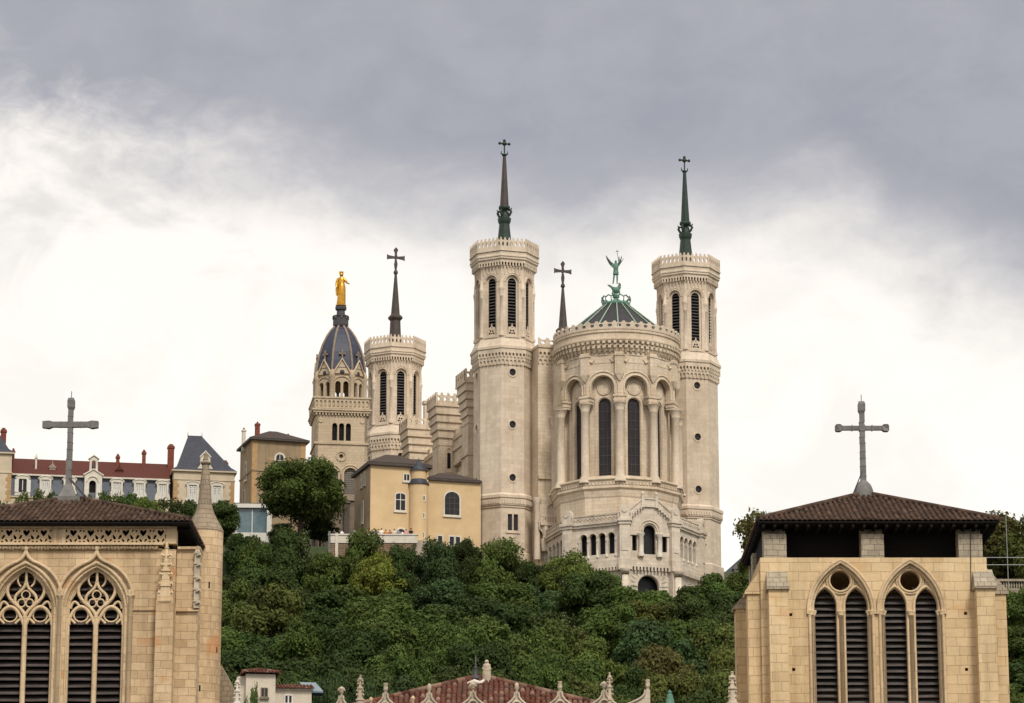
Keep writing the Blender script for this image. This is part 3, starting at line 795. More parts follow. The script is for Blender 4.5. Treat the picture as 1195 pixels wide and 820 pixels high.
# front bay with its gable, tall arch and the big arch below
PM.M = T(-3.6, -23.5, 0)
g0, g1 = hp(606), hp(590)
PM.plate([(0, z_fl), (7.2, z_fl), (7.2, g0 - .4), (4.7, g1 - .3), (2.5, g1 - .3), (0, g0 - .4)],
         [rarch(3.6, 1.75, z_fl2 + .2, hp(613), 12), rect(1.05, 1.75, z_fl2 + .6, hp(625)), rect(5.45, 6.15, z_fl2 + .6, hp(625))], 0, .5)
PM.tube([(3.6 + 1.15 * cos(pi * k / 12), -.05, hp(613) - .87 + 1.15 * sin(pi * k / 12)) for k in range(13)], .13, 6)
PM.tube([(3.6 + 1.5 * cos(pi * k / 12), -.05, hp(613) - .87 + 1.5 * sin(pi * k / 12)) for k in range(13)], .09, 6)
for sg in (-1, 1):                                       # raking balustrade with posts
    f = lambda x: 3.6 + sg * x
    a = [(f(3.5), g0 - .5), (f(1.15), g1 - .3), (f(1.15), g1 + .7), (f(3.5), g0 + .6)]
    PM.plate(a, [], -.18, .12)
    a = [(f(3.55), g0 + .55), (f(1.1), g1 + .65), (f(1.1), g1 + .9), (f(3.55), g0 + .8)]
    PM.plate(a, [], -.3, .2)
    PM.box(f(1.0) - .22, f(1.0) + .22, -.35, .2, g1 - .4, g1 + 1.35); PM.lathe([(.1, g1 + 1.35), (.28, g1 + 1.5), (.2, g1 + 1.75), (0, g1 + 1.9)], 8, c=(f(1.0), -.08), cap=False)
    for i in range(6): PM.cbox(f(1.3 + i * .38), -.3, g1 - .55 - i * .30, .2, .24, .4)
PM.box(2.6, 4.6, -.22, .12, g1 - .3, g1 + .75); PM.box(2.5, 4.7, -.32, .2, g1 + .75, g1 + 1.0)
PM.box(0, 7.2, -.2, .1, z_fl - .3, z_fl + .35); PM.box(0, 7.2, -.35, .1, z_fl - .7, z_fl - .3)
for i in range(14): PM.cbox(.3 + i * .5, -.28, z_fl - .95, .26, .3, .5)
for x in (0, 2.2, 5.0): PM.box(x, x + 2.2, -.16, .06, hp(626), hp(624)) if x != 2.2 else None
zla = hp(672)
PM.plate(rect(0, 7.2, 0, z_fl - .5), [rarch(3.4, 3.1, .2, zla, 14)], .15, .9)
for i in range(13):                                      # voussoirs of the big arch
    a = pi * (i + .5) / 13; cx, cz = 3.4 + 2.25 * cos(a), zla - 1.55 + 2.25 * sin(a)
    PM.M = T(-3.6, -23.5, 0) @ T(cx, 0, cz) @ Matrix.Rotation(pi / 2 - a, 4, 'Y'); PM.box(-.22, .22, .06, .3, -.62, .62)
PM.M = Matrix()
# terrace deck over the gallery and its floor
for z in (z_c + .1, z_fl - .2): PM.add([(p[0] * .96, p[1] * .985, z) for p in (V0, V1, V2, V3, V4, V5)], [list(range(6))])
# corner piers with tablets
for (x, y), a in ((V1, -.9), (V2, -.35), (V3, .35), (V4, .9)):
    PM.M = T(x, y, 0) @ Rz(a)
    PM.box(-.75, .75, -.45, .8, 0, z_fl - 1.2); PM.box(-.9, .9, -.6, .8, z_fl - 1.2, z_fl + .4); PM.box(-.72, .72, -.42, .8, z_fl + .4, z_c)
    PM.box(-.45, .45, -.5, 0, z_fl2 + .5, z_c - .6)
    PM.box(-.85, .85, -.55, .9, z_c, z_c + .4); PM.box(-1.0, 1.0, -.7, 1.0, z_c + .4, z_c + .8)
    zt = z_c + .8; PM.plate(rarch(0, 1.35, zt, hp(591.5), 10), [], -.45, .35); PM.plate(circ(0, hp(597), .42, 14), [], -.55, -.4)
    for sg in (-1, 1): PM.tube([(sg * .7, -.1, zt + .1), (sg * .95, -.1, zt + .35), (sg * .75, -.1, zt + .9)], [.2, .2, .1], 6)
    PM.lathe([(.5, 0), (.46, 8), (.42, z_fl - 2.2), (.7, z_fl - 1.3), (.7, z_fl - 1.15)], 12, c=(0, -.75))
PM.M = T(8.9, -14, 0)
PM.M = Matrix()
porch = PM.build('porch', PORCHM, BAS)
g = MB(); g.M = T(-3.6, -23.5, 0); g.box(.3, 6.9, 1.15, 1.2, z_fl - .1, g0 - .2); DARK_SHEETS.append(g)
g = MB(); g.M = T(-3.6, -23.5, 0); g.box(1.5, 5.3, 1.6, 1.65, 0, hp(671)); DARK_SHEETS.append(g)
for g in DARK_SHEETS: g.build('glazing_or_dark_sheet', DGLASS, porch)  # dark sheets added to deepen the shade inside the porch arches
cq = None
for p in COLM:
    if cq is None:
        q = MB(); z0, z1 = z_fl2 - .1, hp(631)
        q.lathe([(.26, z0), (.26, z0 + .25), (.15, z0 + .4), (.14, z1 - .3), (.28, z1), (.30, z1 + .1)], 8)
        cq = q.build('column', TRIM, porch); cq.location = (p.x, p.y, 0)
    else: dup(cq, porch, (p.x, p.y, 0), 0)
for x in (-1.35, 1.35):
    q = MB(); q.lathe([(.45, z_fl2 - .2), (.45, z_fl2 + .2), (.32, z_fl2 + .5), (.30, hp(628)), (.52, hp(625)), (.52, hp(623.5))], 12)
    o = q.build('column', TRIM, porch); o.location = (x, -23.75, 0)
q = MB()                                                 # carved eagle on the right end of the porch
q.lathe([(.5, 0), (.42, .5), (.6, 1.1), (.55, 1.8), (.3, 2.3), (.32, 2.7), (.2, 3.0), (0, 3.1)], 10, ex=.8)
q.plate([(.2, .6), (1.0, 1.4), (1.15, 2.9), (.7, 2.4), (.2, 2.0)], [], -.1, .1); q.plate([(-.2, .6), (-.9, 1.4), (-1.0, 2.6), (-.6, 2.3), (-.2, 2.0)], [], -.1, .1)
q.lathe([(.5, -1.8), (.65, -.4), (.65, 0)], 8)
o = q.build('carved_eagle', CARV, porch); o.location = (9.9, -8.0, z_c + .6)
o2 = dup(o, porch, (-9.9, -7.0, z_c + .6))
# ------------------------------------------------------------------ old chapel with its bell tower and dome
YCH = 497
CH0 = P(396.0, 500, YCH); zt0 = 84.0
CHP = thing('chapel', 'tan stone chapel bell tower with blue slate dome carrying a golden statue', 'chapel', (CH0.x, YCH, zt0), radians(8))
def hk(py): return Z(py, YCH - 4 * min(1, max(0, (py - 383) / 47))) - zt0
m = MB()
a = 4.02
def sq_plates(mb, ap, z0, z1, holes, th):
    for k in range(4):
        mb.M = Rz(k * pi / 2) @ T(0, -ap, 0); mb.plate(rect(-ap, ap, z0, z1), holes(k), 0, th)
    mb.M = Matrix()
trip = lambda k: [rarch(x, .78, hk(514), hk(493.5)) for x in (-1.05, 0, 1.05)] if k in (0, 1) else []
twin = lambda k: [rarch(x, 1.95, hk(600), hk(546)) for x in (-1.45, 1.45)] + [circ(0, hk(532), .32, 14)] if k == 0 else []
sq_plates(m, a, 0, hk(517), twin, .45); sq_plates(m, a - .02, hk(517), hk(484), trip, .45)
m.box(-3.5, 3.5, -3.2, 3.5, 0, hk(519)); m.box(-a - .18, a + .18, -a - .18, a + .18, hk(518.5), hk(516)); m.box(-a + .1, a - .1, -a + .1, a - .1, hk(519), hk(518))
m.M = T(0, -a, 0)
for x in (-1.45, 1.45):
    for rr, t_ in ((1.1, .12), (1.45, .12)): m.tube([(x - rr, -.03, hk(562))] + [(x + rr * cos(pi * i / 12), -.03, hk(546) - .97 + rr * sin(pi * i / 12)) for i in range(12, -1, -1)] + [(x + rr, -.03, hk(562))], t_, 6)
m.plate(circ(0, hk(532), .85, 18), [circ(0, hk(532), .62, 18)], -.12, .05)
m.M = Matrix()
for x in (-3.2, 3.2): m.M = T(x, -a, 0); m.plate(circ(0, hk(491), .35, 10), [], -.1, .05)
m.M = Matrix()
for k in range(4):
    m.M = Rz(k * pi / 2) @ T(0, -a, 0)
    for i in range(17): m.cbox(-3.9 + i * .49, -.14, hk(483), .26, .3, .45)
m.M = Matrix()
m.box(-4.4, 4.4, -4.4, 4.4, hk(482), hk(479.5)); m.box(-4.55, 4.55, -4.55, 4.55, hk(479.5), hk(477.5))
m.box(-4.2, 4.2, -4.2, 4.2, hk(477.5), hk(474))
sq_plates(m, 4.38, hk(477), hk(465.5), lambda k: [rarch(-3.9 + i * .65, .34, hk(475.5), hk(468)) for i in range(13)], .22)
m.box(-4.5, 4.5, -4.5, -4.1, hk(465.5), hk(463.5)); m.box(-4.5, 4.5, 4.1, 4.5, hk(465.5), hk(463.5)); m.box(-4.5, -4.1, -4.1, 4.1, hk(465.5), hk(463.5)); m.box(4.1, 4.5, -4.1, 4.1, hk(465.5), hk(463.5))
sq_plates(m, 4.2, hk(476), hk(466), lambda k: [], .1)
# octagonal lantern with a gabled pair of arches on every face
zl0, zl1 = hk(474), hk(436)
for k in range(8):
    apo = 3.72; w = apo * tan(pi / 8); m.M = oface(k, apo)
    g = [(-w, zl0), (w, zl0), (w, zl1), (1.05, hk(429)), (0, hk(420)), (-1.05, hk(429)), (-w, zl1)]
    m.plate(g, [rarch(-.62, .85, hk(464), hk(444)), rarch(.62, .85, hk(464), hk(444)), circ(0, hk(433.5), .38, 12)], 0, .4)
    m.tube([(-w, -.1, zl1 - .1), (0, -.1, hk(419.5)), (w, -.1, zl1 - .1)], .16, 6)
    m.tube([(1.45 * cos(pi * i / 10), -.06, hk(449) + 1.45 * sin(pi * i / 10)) for i in range(11)], .1, 6)
m.M = Matrix()
for k in range(8):
    an = pi / 8 + k * pi / 4; m.lathe([(.42, zl0), (.36, zl0 + 1), (.36, hk(440)), (.5, hk(438)), (.3, hk(432)), (0, hk(426))], 8, c=(4.0 * cos(an), 4.0 * sin(an)), cap=False)
m.oct([(4.0, zl1 + .1), (3.0, zl1 + .12)], False)
bell = m.build('bell_tower', CHAP, CHP)
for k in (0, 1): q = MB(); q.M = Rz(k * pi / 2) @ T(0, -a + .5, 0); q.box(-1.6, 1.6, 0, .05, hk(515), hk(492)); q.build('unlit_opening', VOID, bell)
q = MB(); q.M = T(0, -a + .3, 0)
for x in (-1.45, 1.45):
    z = hk(600)
    while z < hk(547): q.box(x - 1.0, x + 1.0, .0, .12, z, z + .26); z += .34
    q.box(x - 1.0, x + 1.0, .12, .2, hk(600), hk(546.5))
q.build('louvre', plain('grey_shutter', (.20, .175, .15), .9, .2, 2), bell)
q = MB()
prof = [(3.75, 434), (3.78, 428), (3.6, 420), (3.3, 411), (2.85, 402), (2.2, 393), (1.5, 386), (.95, 382)]
q.oct([(r * .985, hk(p)) for r, p in prof])
q.cur = 1
for k in range(8):
    an = pi / 8 + k * pi / 4; kk = 1 / cos(pi / 8)
    q.tube([(r * kk * cos(an), r * kk * sin(an), hk(p)) for r, p in prof], .19, 6)
for k in range(8):                                       # little gable crosses
    q.M = oface(k, 3.62); z = hk(419.5)
    q.box(-.11, .11, -.12, .1, z, z + 1.5); q.box(-.5, .5, -.12, .1, z + .75, z + 1.0)
q.M = Matrix()
q.build('dome', [SLATEB, plain('pale_brown_rib', (.27, .20, .15), .7, .25, 2)], CHP)
q = MB()
q.lathe([(.95, hk(383)), (1.18, hk(381)), (1.22, hk(379)), (1.2, hk(372.5)), (.7, hk(372.4)), (.66, hk(366)), (.62, hk(362.5)), (.86, hk(361.5)), (.9, hk(358.5)), (.72, hk(357.5)), (.72, hk(356))], 12, smooth=False)
for k in range(8):
    an = pi / 4 * k; q.lathe([(.2, hk(373)), (.2, hk(370)), (.1, hk(369.4))], 8, c=(1.12 * cos(an), 1.12 * sin(an)))
q.lathe([(1.16, hk(370.5)), (1.3, hk(370)), (1.3, hk(369)), (1.05, hk(369)), (1.05, hk(370))], 12, smooth=False, cap=False)
q.build('statue_pedestal', LEADD, CHP)
VIRGIN_BASE = CHP.matrix_basis @ V((0, 0, hk(356)))
# low aisle with hooded buttresses
q = MB()
q.box(-4, 5.5, -12, -4.4, -2, hk(596)); q.frustum((-4.3, 5.8, -12.3, -4.3, hk(596)), (-4.3, 5.8, -4.6, -4.3, hk(577)))
q.cur = 1
for x in (-2.8, .2, 3.2):
    q.box(x - .4, x + .4, -12.9, -11.9, -2, hk(600)); q.frustum((x - .55, x + .55, -13.1, -11.9, hk(600)), (x - .1, x + .1, -12.1, -11.9, hk(594)))
q.build('aisle', [plain('aisle_stone', (.22, .17, .125), .9, .35, 1), plain('aisle_coping', (.10, .08, .065), .9, .3, 1)], CHP)

# ------------------------------------------------------------------ ochre house with round stair turret
def hip(mb, x0, x1, y0, y1, z, zt, ridge=.3, ov=.45, th=.28):
    # overhanging hipped roof, eaves board below
    cx0, cx1 = x0 + (x1 - x0) * (.5 - ridge / 2), x0 + (x1 - x0) * (.5 + ridge / 2); cy = (y0 + y1) / 2
    mb.add([(x0 - ov, y0 - ov, z), (x1 + ov, y0 - ov, z), (x1 + ov, y1 + ov, z), (x0 - ov, y1 + ov, z), (cx0, cy, zt), (cx1, cy, zt)],
           [(0, 1, 5, 4), (1, 2, 5), (2, 3, 4, 5), (3, 0, 4)])
    mb.cur = 1; mb.box(x0 - ov + .03, x1 + ov - .03, y0 - ov + .03, y1 + ov - .03, z - th, z - .01); mb.cur = 0
def window(parent, M, cx, z0, z1, w, bars=(1, 1), arch=0, sur=.22, mats=None, proud=.09, name='window', sill=True, dark=False):
    # stone surround proud of the wall, dark panes behind glazing bars
    q = MB(); q.M = M
    o = [(cx - w / 2 - sur, z0 - sur), (cx + w / 2 + sur, z0 - sur)]; i_ = [(cx - w / 2, z0), (cx + w / 2, z0)]
    if arch > 0:
        n = 10
        for k in range(n + 1):
            t = pi * k / n; o.append((cx + (w / 2 + sur) * cos(t), z1 - arch + (arch + sur) * sin(t))); i_.append((cx + w / 2 * cos(t), z1 - arch + arch * sin(t)))
    else: o += [(cx + w / 2 + sur, z1 + sur), (cx - w / 2 - sur, z1 + sur)]; i_ += [(cx + w / 2, z1), (cx - w / 2, z1)]
    q.plate(o, [i_], -proud, .02)
    if sill: q.box(cx - w / 2 - sur - .08, cx + w / 2 + sur + .08, -proud - .1, .02, z0 - sur - .16, z0 - sur + .003)
    if dark: q.cur = 2
    for k in range(1, bars[0] + 1): x = cx - w / 2 + w * k / (bars[0] + 1); q.box(x - .05, x + .05, -proud + .025, .0, z0 + .002, z1 - (.02 if arch else .002))
    for k in range(1, bars[1] + 1): z = z0 + (z1 - z0) * (.62 if bars[1] == 1 else k / (bars[1] + 1)); q.box(cx - w / 2 + .002, cx + w / 2 - .002, -proud + .028, .0, z - .05, z + .05)
    q.cur = 1; q.plate(i_, [], -proud + .045, -.004)
    return q.build(name, mats or [TRIM, DGLASS, IRON], parent)
YH = 452.0; zh0 = 72.0
H0 = P(432.5, 560, YH - 1.5)
HOU = thing('house', 'ochre rendered house with round stair turret and big arched chapel window', 'house', (H0.x, YH - 1.5, zh0), YAW)
def hh(py, Y=YH): return Z(py, Y) - zh0
hx = lambda px: (px - 432.5) * .1178 / .956 * 1.005
q = MB()
q.box(0, hx(500), 0, 9, 0, hh(543.5)); q.box(hx(500) - .3, hx(563), .35, 7, 0, hh(557))
q.cur = 1; q.box(.02, .6, -.012, 0, 0, hh(544)); 
wall = q.build('wall', [YRENDER, YRENDER], HOU)
q = MB(); q.box(-.025, 0, .0, 9, 0, hh(543.5)); q.build('shaded_side_wall', YSHADE, HOU)  # thin skin carrying the painted shade of the left side
q = MB(); hip(q, 0, hx(500), 0, 9, hh(541.5), hh(531.5, YH + 4.5), .2, .5, .42)
q.build('roof', [BROOF, IRON], HOU)
q = MB(); hip(q, hx(500) + .2, hx(563) - .3, .35, 7, hh(555.5), hh(548.5, YH + 3.5), .3, .42, .30)
q.cur = 2; q.box(hx(500), hx(563), .0, .35, hh(557.8), hh(556.7)); q.build('roof', [BROOF, IRON, TRIM], HOU)
q = MB(); tcx = hx(488.5)
q.lathe([(1.36, 0), (1.36, hh(565))], 24, c=(tcx, -.1)); q.lathe([(1.1, hh(563)), (1.1, hh(549))], 24, c=(tcx, -.1))
tur = q.build('stair_turret', YRENDER, HOU)
q = MB(); q.lathe([(1.5, hh(565.5)), (1.52, hh(564.5)), (1.12, hh(560)), (1.1, hh(559))], 24, c=(tcx, -.1)); q.lathe([(1.3, hh(549.3)), (1.28, hh(548.4)), (.55, hh(541)), (.2, hh(537)), (.08, hh(534.5)), (0, hh(533))], 24, c=(tcx, -.1))
q.build('turret_roof', SLATE, tur)
F = Matrix(); FR = T(0, .35, 0)
window(HOU, F, hx(474.5), hh(560.5), hh(553.5), .75, (1, 0), sur=.17)
window(HOU, F, hx(467.5), hh(595.5), hh(576), 1.35, (1, 1), .3, .20)
window(HOU, F, hx(468.5), hh(626), hh(617.5), 1.2, (0, 0), .5, .22, name='doorway', sill=False)
for px, z0, z1, ww in ((491.5, 584.8, 579.8, .42), (491.9, 605, 600, .24), (491.5, 628, 622.5, .28)):
    window(tur, T(0, -1.4, 0), hx(px) - .05, hh(z0), hh(z1), ww, (0, 0), sur=.16, proud=.02, sill=False)
window(HOU, FR, hx(529), hh(597), hh(570), 2.15, (2, 3), .95, .2, mats=None, dark=True)
for px in (515, 528.8, 536): window(HOU, FR, hx(px), hh(633), hh(622.5), .62, (0, 0), sur=.17)
SIDE = Rz(-pi / 2)
for y, z0, z1, ww in ((3.2, 562, 549, .6), (5.0, 562, 549, .6), (4.2, 605, 582, .8)):
    window(HOU, T(-.03, 0, 0) @ SIDE, -y, hh(z0), hh(z1), ww, (1, 1), sur=.2)
q = MB(); q.tube([(hx(563) + .12, .2, 0), (hx(563) + .12, .2, hh(558))], .07, 6); q.build('downpipe', IRON, HOU)

# ------------------------------------------------------------------ brown stone house left of the chapel
Y1 = 487.0
B1 = P(294, 560, Y1)
BR = thing('house', 'brown rendered house with hipped slate roof and three chimneys', 'house', (B1.x, Y1, 84), radians(17))
hb = lambda py, Y=Y1: Z(py, Y) - 84
L1 = 8.25; D1 = 8.6
q = MB(); q.box(0, L1, 0, D1, 0, hb(511)); q.box(-.12, L1 + .12, -.12, D1 + .12, hb(549), hb(547.2)); q.box(-.15, L1 + .15, -.15, D1 + .15, hb(513.5), hb(511.5))
q.cur = 1
q.box(-.02, .75, -.02, .75, 0, hb(513.6)); q.box(L1 - .75, L1 + .02, -.02, .75, 0, hb(513.6))
for s_ in (-1, 1): q.box(4.25 + s_ * 1.35 - .4, 4.25 + s_ * 1.35 + .4, -.015, .1, hb(541), hb(539)); q.box(4.25 + s_ * 1.4 - .5, 4.25 + s_ * 1.4 + .5, -.015, .1, hb(535), hb(533))
q.build('wall', [BROWNR, BROWNQ], BR)
q = MB(); hip(q, 0, L1, 0, D1, hb(510.6), hb(501.5, Y1 + 4.3), .15, .55, .3)
rf = q.build('roof', [BROOF, IRON], BR)
for x, y, z0, z1, s_, mt in ((1.05, 1.6, 508, 491, .33, BRICK), (6.3, 3.5, 508, 499.5, .24, BRICK), (-.2, 5.5, 512, 492.5, .26, TRIM)):
    q = MB(); q.box(x - s_, x + s_, y - s_, y + s_, hb(z0 + 6), hb(z1)); q.box(x - s_ - .08, x + s_ + .08, y - s_ - .08, y + s_ + .08, hb(z1 + 2.2), hb(z1 + .9)); q.cur = 1
    q.lathe([(.15, hb(z1)), (.12, hb(z1) + .3)], 8, c=(x, y)); q.build('chimney', [mt, BRICK], rf)
window(BR, F, 4.25, hb(550), hb(528), 1.15, (1, 2), .55, .28)
window(BR, SIDE, -4.5, hb(553), hb(532.5), 1.1, (1, 1), .5, .2); window(BR, SIDE, -5.2, hb(584), hb(565), 1.3, (0, 0), 0, .1)

# ------------------------------------------------------------------ long mansard building on the left
Y2 = 500.0; R2 = radians(10.5)
B2 = P(110, 570, Y2)
CHT = thing('mansion', 'long mansard roofed mansion with red tiles, stone dormers and white shutters', 'mansion', (B2.x, Y2, 86), R2)
hm = lambda py, Y=Y2: Z(py, Y) - 86
mx = lambda px: (px - 110) * .1322 / cos(R2) * (1 + (px - 110) * .00002)
xa, xb = mx(13), mx(197)
q = MB(); q.box(xa, xb, .6, 11, 0, hm(557)); q.box(xa, xb, 0, .6, 0, hm(582.5)); q.box(xa, xb, -.2, .5, hm(583.5), hm(582)); q.build('wall', CREAM, CHT)
q = MB(); q.add([(xa, .0, hm(582)), (xb, .0, hm(582)), (xb, .5, hm(557)), (xa, .5, hm(557)), (xa, .7, hm(582)), (xb, .7, hm(582)), (xb, .7, hm(557)), (xa, .7, hm(557))], [(0, 1, 2, 3), (3, 2, 6, 7), (4, 5, 6, 7)])
q.build('mansard_slope', MANS, CHT)
q = MB(); q.add([(xa, .15, hm(555.6)), (xb, .15, hm(555.6)), (xb, 5.6, hm(538.2, 505.5)), (xa, 5.6, hm(538.2, 505.5)), (xb, 11, hm(555.6)), (xa, 11, hm(555.6))], [(0, 1, 2, 3), (3, 2, 4, 5), (1, 4, 2), (0, 3, 5)])
q.cur = 1; q.box(xa, xb, -.05, .7, hm(557.4), hm(555.7))
rf = q.build('roof', [REDROOF, TRIM], CHT)
def chimney(parent, x, y, py0, py1, s_, Hh, mat=BRICK, Yd=505):
    q = MB(); q.box(x - s_, x + s_, y - s_, y + s_, Hh(py0, Yd), Hh(py1, Yd)); q.box(x - s_ - .1, x + s_ + .1, y - s_ - .1, y + s_ + .1, Hh(py1, Yd) - .45, Hh(py1, Yd) - .2)
    q.box(x - s_ * .6, x + s_ * .6, y - s_ * .6, y + s_ * .6, Hh(py1, Yd), Hh(py1, Yd) + .25); return q.build('chimney', mat, parent)
for px, p0, p1, s_ in ((18, 548, 528.5, .22), (138, 550, 530.5, .26), (168, 550, 524.5, .28)): chimney(rf, mx(px) * 1.01, 5.0, p0, p1, s_, hm)
chimney(rf, mx(43), 2.2, 552, 534, .14, hm, TRIM, 502)
for px in (62, 139):
    q = MB(); x = mx(px); q.box(x - .5, x + .5, 2.0, 4.4, hm(551), hm(544.5)); q.add([(x - .65, 1.9, hm(544.5)), (x + .65, 1.9, hm(544.5)), (x, 1.9, hm(539)), (x - .65, 4.5, hm(544.5)), (x + .65, 4.5, hm(544.5)), (x, 4.5, hm(539))], [(0, 1, 2), (3, 5, 4), (0, 2, 5, 3), (1, 4, 5, 2)])
    q.tube([(x, 2, hm(540)), (x, 2, hm(534.5))], [.12, .03], 6); q.build('roof_vent', plain('vent_stone', (.34, .26, .2), .9, .2, 2) if px == 62 else rf.data.materials[0], rf)
def dormer(parent, x, z0, z1, w, shut=True, y=-.12, opened=False):
    q = MB(); o = [(x - w / 2 - .62, z0 - .5), (x + w / 2 + .62, z0 - .5), (x + w / 2 + .5, z0 + .35), (x + w / 2 + .28, z0 + .8), (x + w / 2 + .3, z1 - .1)] + [(x + (w / 2 + .5) * cos(pi * k / 10), z1 + .5 * sin(pi * k / 10)) for k in range(11)] + [(x - w / 2 - .3, z1 - .1), (x - w / 2 - .28, z0 + .8), (x - w / 2 - .5, z0 + .35)]
    q.M = T(0, y, 0); q.plate(o, [rect(x - w / 2, x + w / 2, z0, z1 - .05)], 0, .6); q.tube([(x + (w / 2 + .5) * cos(pi * k / 10), -.02, z1 + .02 + .5 * sin(pi * k / 10)) for k in range(11)], .09, 6)
    d = q.build('dormer', TRIM, parent)
    q = MB(); q.M = T(0, y + .12, 0)
    if opened: 
        q.cur = 1; q.box(x - w / 2, x + w / 2, .1, .2, z0, z1 - .06); q.cur = 0; q.box(x - .06, x + .06, .05, .1, z0, z1 - .1)
        q.box(x - w / 2 - .62, x - w / 2 - .05, -.2, -.13, z0, z1 - .15); q.box(x + w / 2 + .05, x + w / 2 + .62, -.2, -.13, z0, z1 - .15)
    else:
        for sg in (-1, 1):
            c = x + sg * w / 4; q.box(c - w / 4 + .02, c + w / 4 - .02, .06, .1, z0, z1 - .06)
            for k in range(9): z = z0 + .15 + k * (z1 - z0 - .3) / 9; q.box(c - w / 4 + .1, c + w / 4 - .1, .03, .07, z, z + .12)
            q.cur = 1; q.box(c - .06, c + .06, .045, .055, z0 + .5 * (z1 - z0), z0 + .85 * (z1 - z0)); q.cur = 0
    q.build('shutter', [SHUT, DGLASS], d)
for px, op in ((28, True), (54, False), (81.5, False), (136, False), (162, False), (188.5, False)):
    dz = (px - 110) * .0045; dormer(CHT, mx(px), hm(577.5), hm(561.5), 1.2, opened=op)
# middle dormer with the bell gable above it
q = MB(); x = mx(108.5); q.M = T(x, -.35, 0)
q.plate([(-1.35, hm(583)), (1.35, hm(583)), (1.35, hm(556)), (1.5, hm(555)), (0, hm(548.5)), (-1.5, hm(555)), (-1.35, hm(556))], [rarch(-.1, 1.05, hm(582), hm(561))], 0, .9)
q.tube([(-1.55, -.06, hm(555)), (0, -.06, hm(548)), (1.55, -.06, hm(555))], .13, 6)
q.tube([(-.1 + .9 * cos(pi * k / 10), -.05, hm(563) + .9 * sin(pi * k / 10)) for k in range(11)], .1, 6)
q.plate([(-.65, hm(549.5)), (.65, hm(549.5)), (.6, hm(537)), (.85, hm(536)), (0, hm(531.8)), (-.85, hm(536)), (-.6, hm(537))], [rarch(0, .62, hm(548.5), hm(537.5))], .1, .8)
q.tube([(-.85, 0, hm(536)), (0, 0, hm(531.5)), (.85, 0, hm(536))], .1, 6); q.tube([(0, .4, hm(532)), (0, .4, hm(529))], .05, 6)
q.cur = 1; q.box(-.7, .5, .5, .6, hm(582), hm(561)); q.cur = 2; q.box(.55, 1.05, -.1, -.03, hm(581), hm(564))
q.cur = 3; q.lathe([(.26, hm(545.5)), (.2, hm(543)), (.12, hm(540.5)), (0, hm(539.8))], 10, c=(0, .4), cap=False)
q.build('bell_gable', [TRIM, VOID, SHUT, LEADD], CHT)
# end pavilions with steep slate roofs
def pavilion(x0, x1, y0, pyw, pytop, rx0, rx1, windows):
    q = MB(); q.box(x0, x1, y0, 10.5, 0, hm(pyw)); q.box(x0 - .1, x1 + .1, y0 - .1, 10.6, hm(557.3), hm(556)); q.box(x0 - .35, x1 + .35, y0 - .35, 10.8, hm(pyw), hm(pyw - 1.6))
    q.cur = 1
    for xx in (x0, x1 - .8):
        for k in range(8): q.box(xx - .02 + (.25 if k % 2 else 0) * (1 if xx != x0 else 0), xx + .82 - (.25 if k % 2 else 0) * (1 if xx == x0 else 0), y0 - .03, y0 + .2, hm(590 - k * 4), hm(586.2 - k * 4))
    b = q.build('pavilion', [CREAM, BROWNQ], CHT)
    q = MB(); yb = 10.6; ym = (y0 + yb) / 2
    zA, zB, zC = hm(pyw - 1.6), hm(pyw - 7), hm(pytop, 504)
    q.frustum((x0 - .35, x1 + .35, y0 - .35, yb + .2, zA), (x0 + .55, x1 - .55, y0 + .5, yb - .7, zB)); q.frustum((x0 + .55, x1 - .55, y0 + .5, yb - .7, zB), (rx0, rx1, ym - .4, ym + .4, zC))
    q.cur = 1; q.box(rx0, rx1, ym - .4, ym + .4, zC, zC + .12)
    for xx in (rx0, rx1): q.tube([(xx, ym, zC), (xx, ym, zC + .8)], [.07, .02], 6)
    q.build('pavilion_roof', [SLATE, LEADD], b)
    return b
pv = pavilion(mx(200.5), mx(270.5), -1.0, 547.5, 504, mx(219), mx(235.5), 2)
for px in (222.5, 250.5): dormer(pv, mx(px), hm(583), hm(563), 1.25, y=-1.3)
q = MB(); x = mx(236.5); q.M = T(x, -.95, 0)
q.plate([(-1.25, hm(545.8)), (1.25, hm(545.8)), (1.2, hm(543)), (.8, hm(539)), (.75, hm(530)), (0, hm(523.5)), (-.75, hm(530)), (-.8, hm(539)), (-1.2, hm(543))], [rarch(0, .8, hm(541), hm(530.5))], 0, 2.2)
q.tube([(-.85, -.05, hm(530)), (0, -.05, hm(523)), (.85, -.05, hm(530))], .12, 6); q.cur = 1; q.box(-.45, .45, .3, .4, hm(541), hm(530))
q.build('roof_dormer', [TRIM, DGLASS], pv)
chimney(pv, mx(199.5), 4.5, 552, 516, .48, hm, BRICK, 504); chimney(pv, mx(264), 5.5, 548, 532.5, .36, hm, BRICK, 505)
pl = pavilion(mx(-55), mx(14.5), -1.0, 535, 490, mx(-30), mx(-14), 0)
chimney(pl, mx(5), 5.0, 530, 505.5, .42, hm, BRICK, 505)
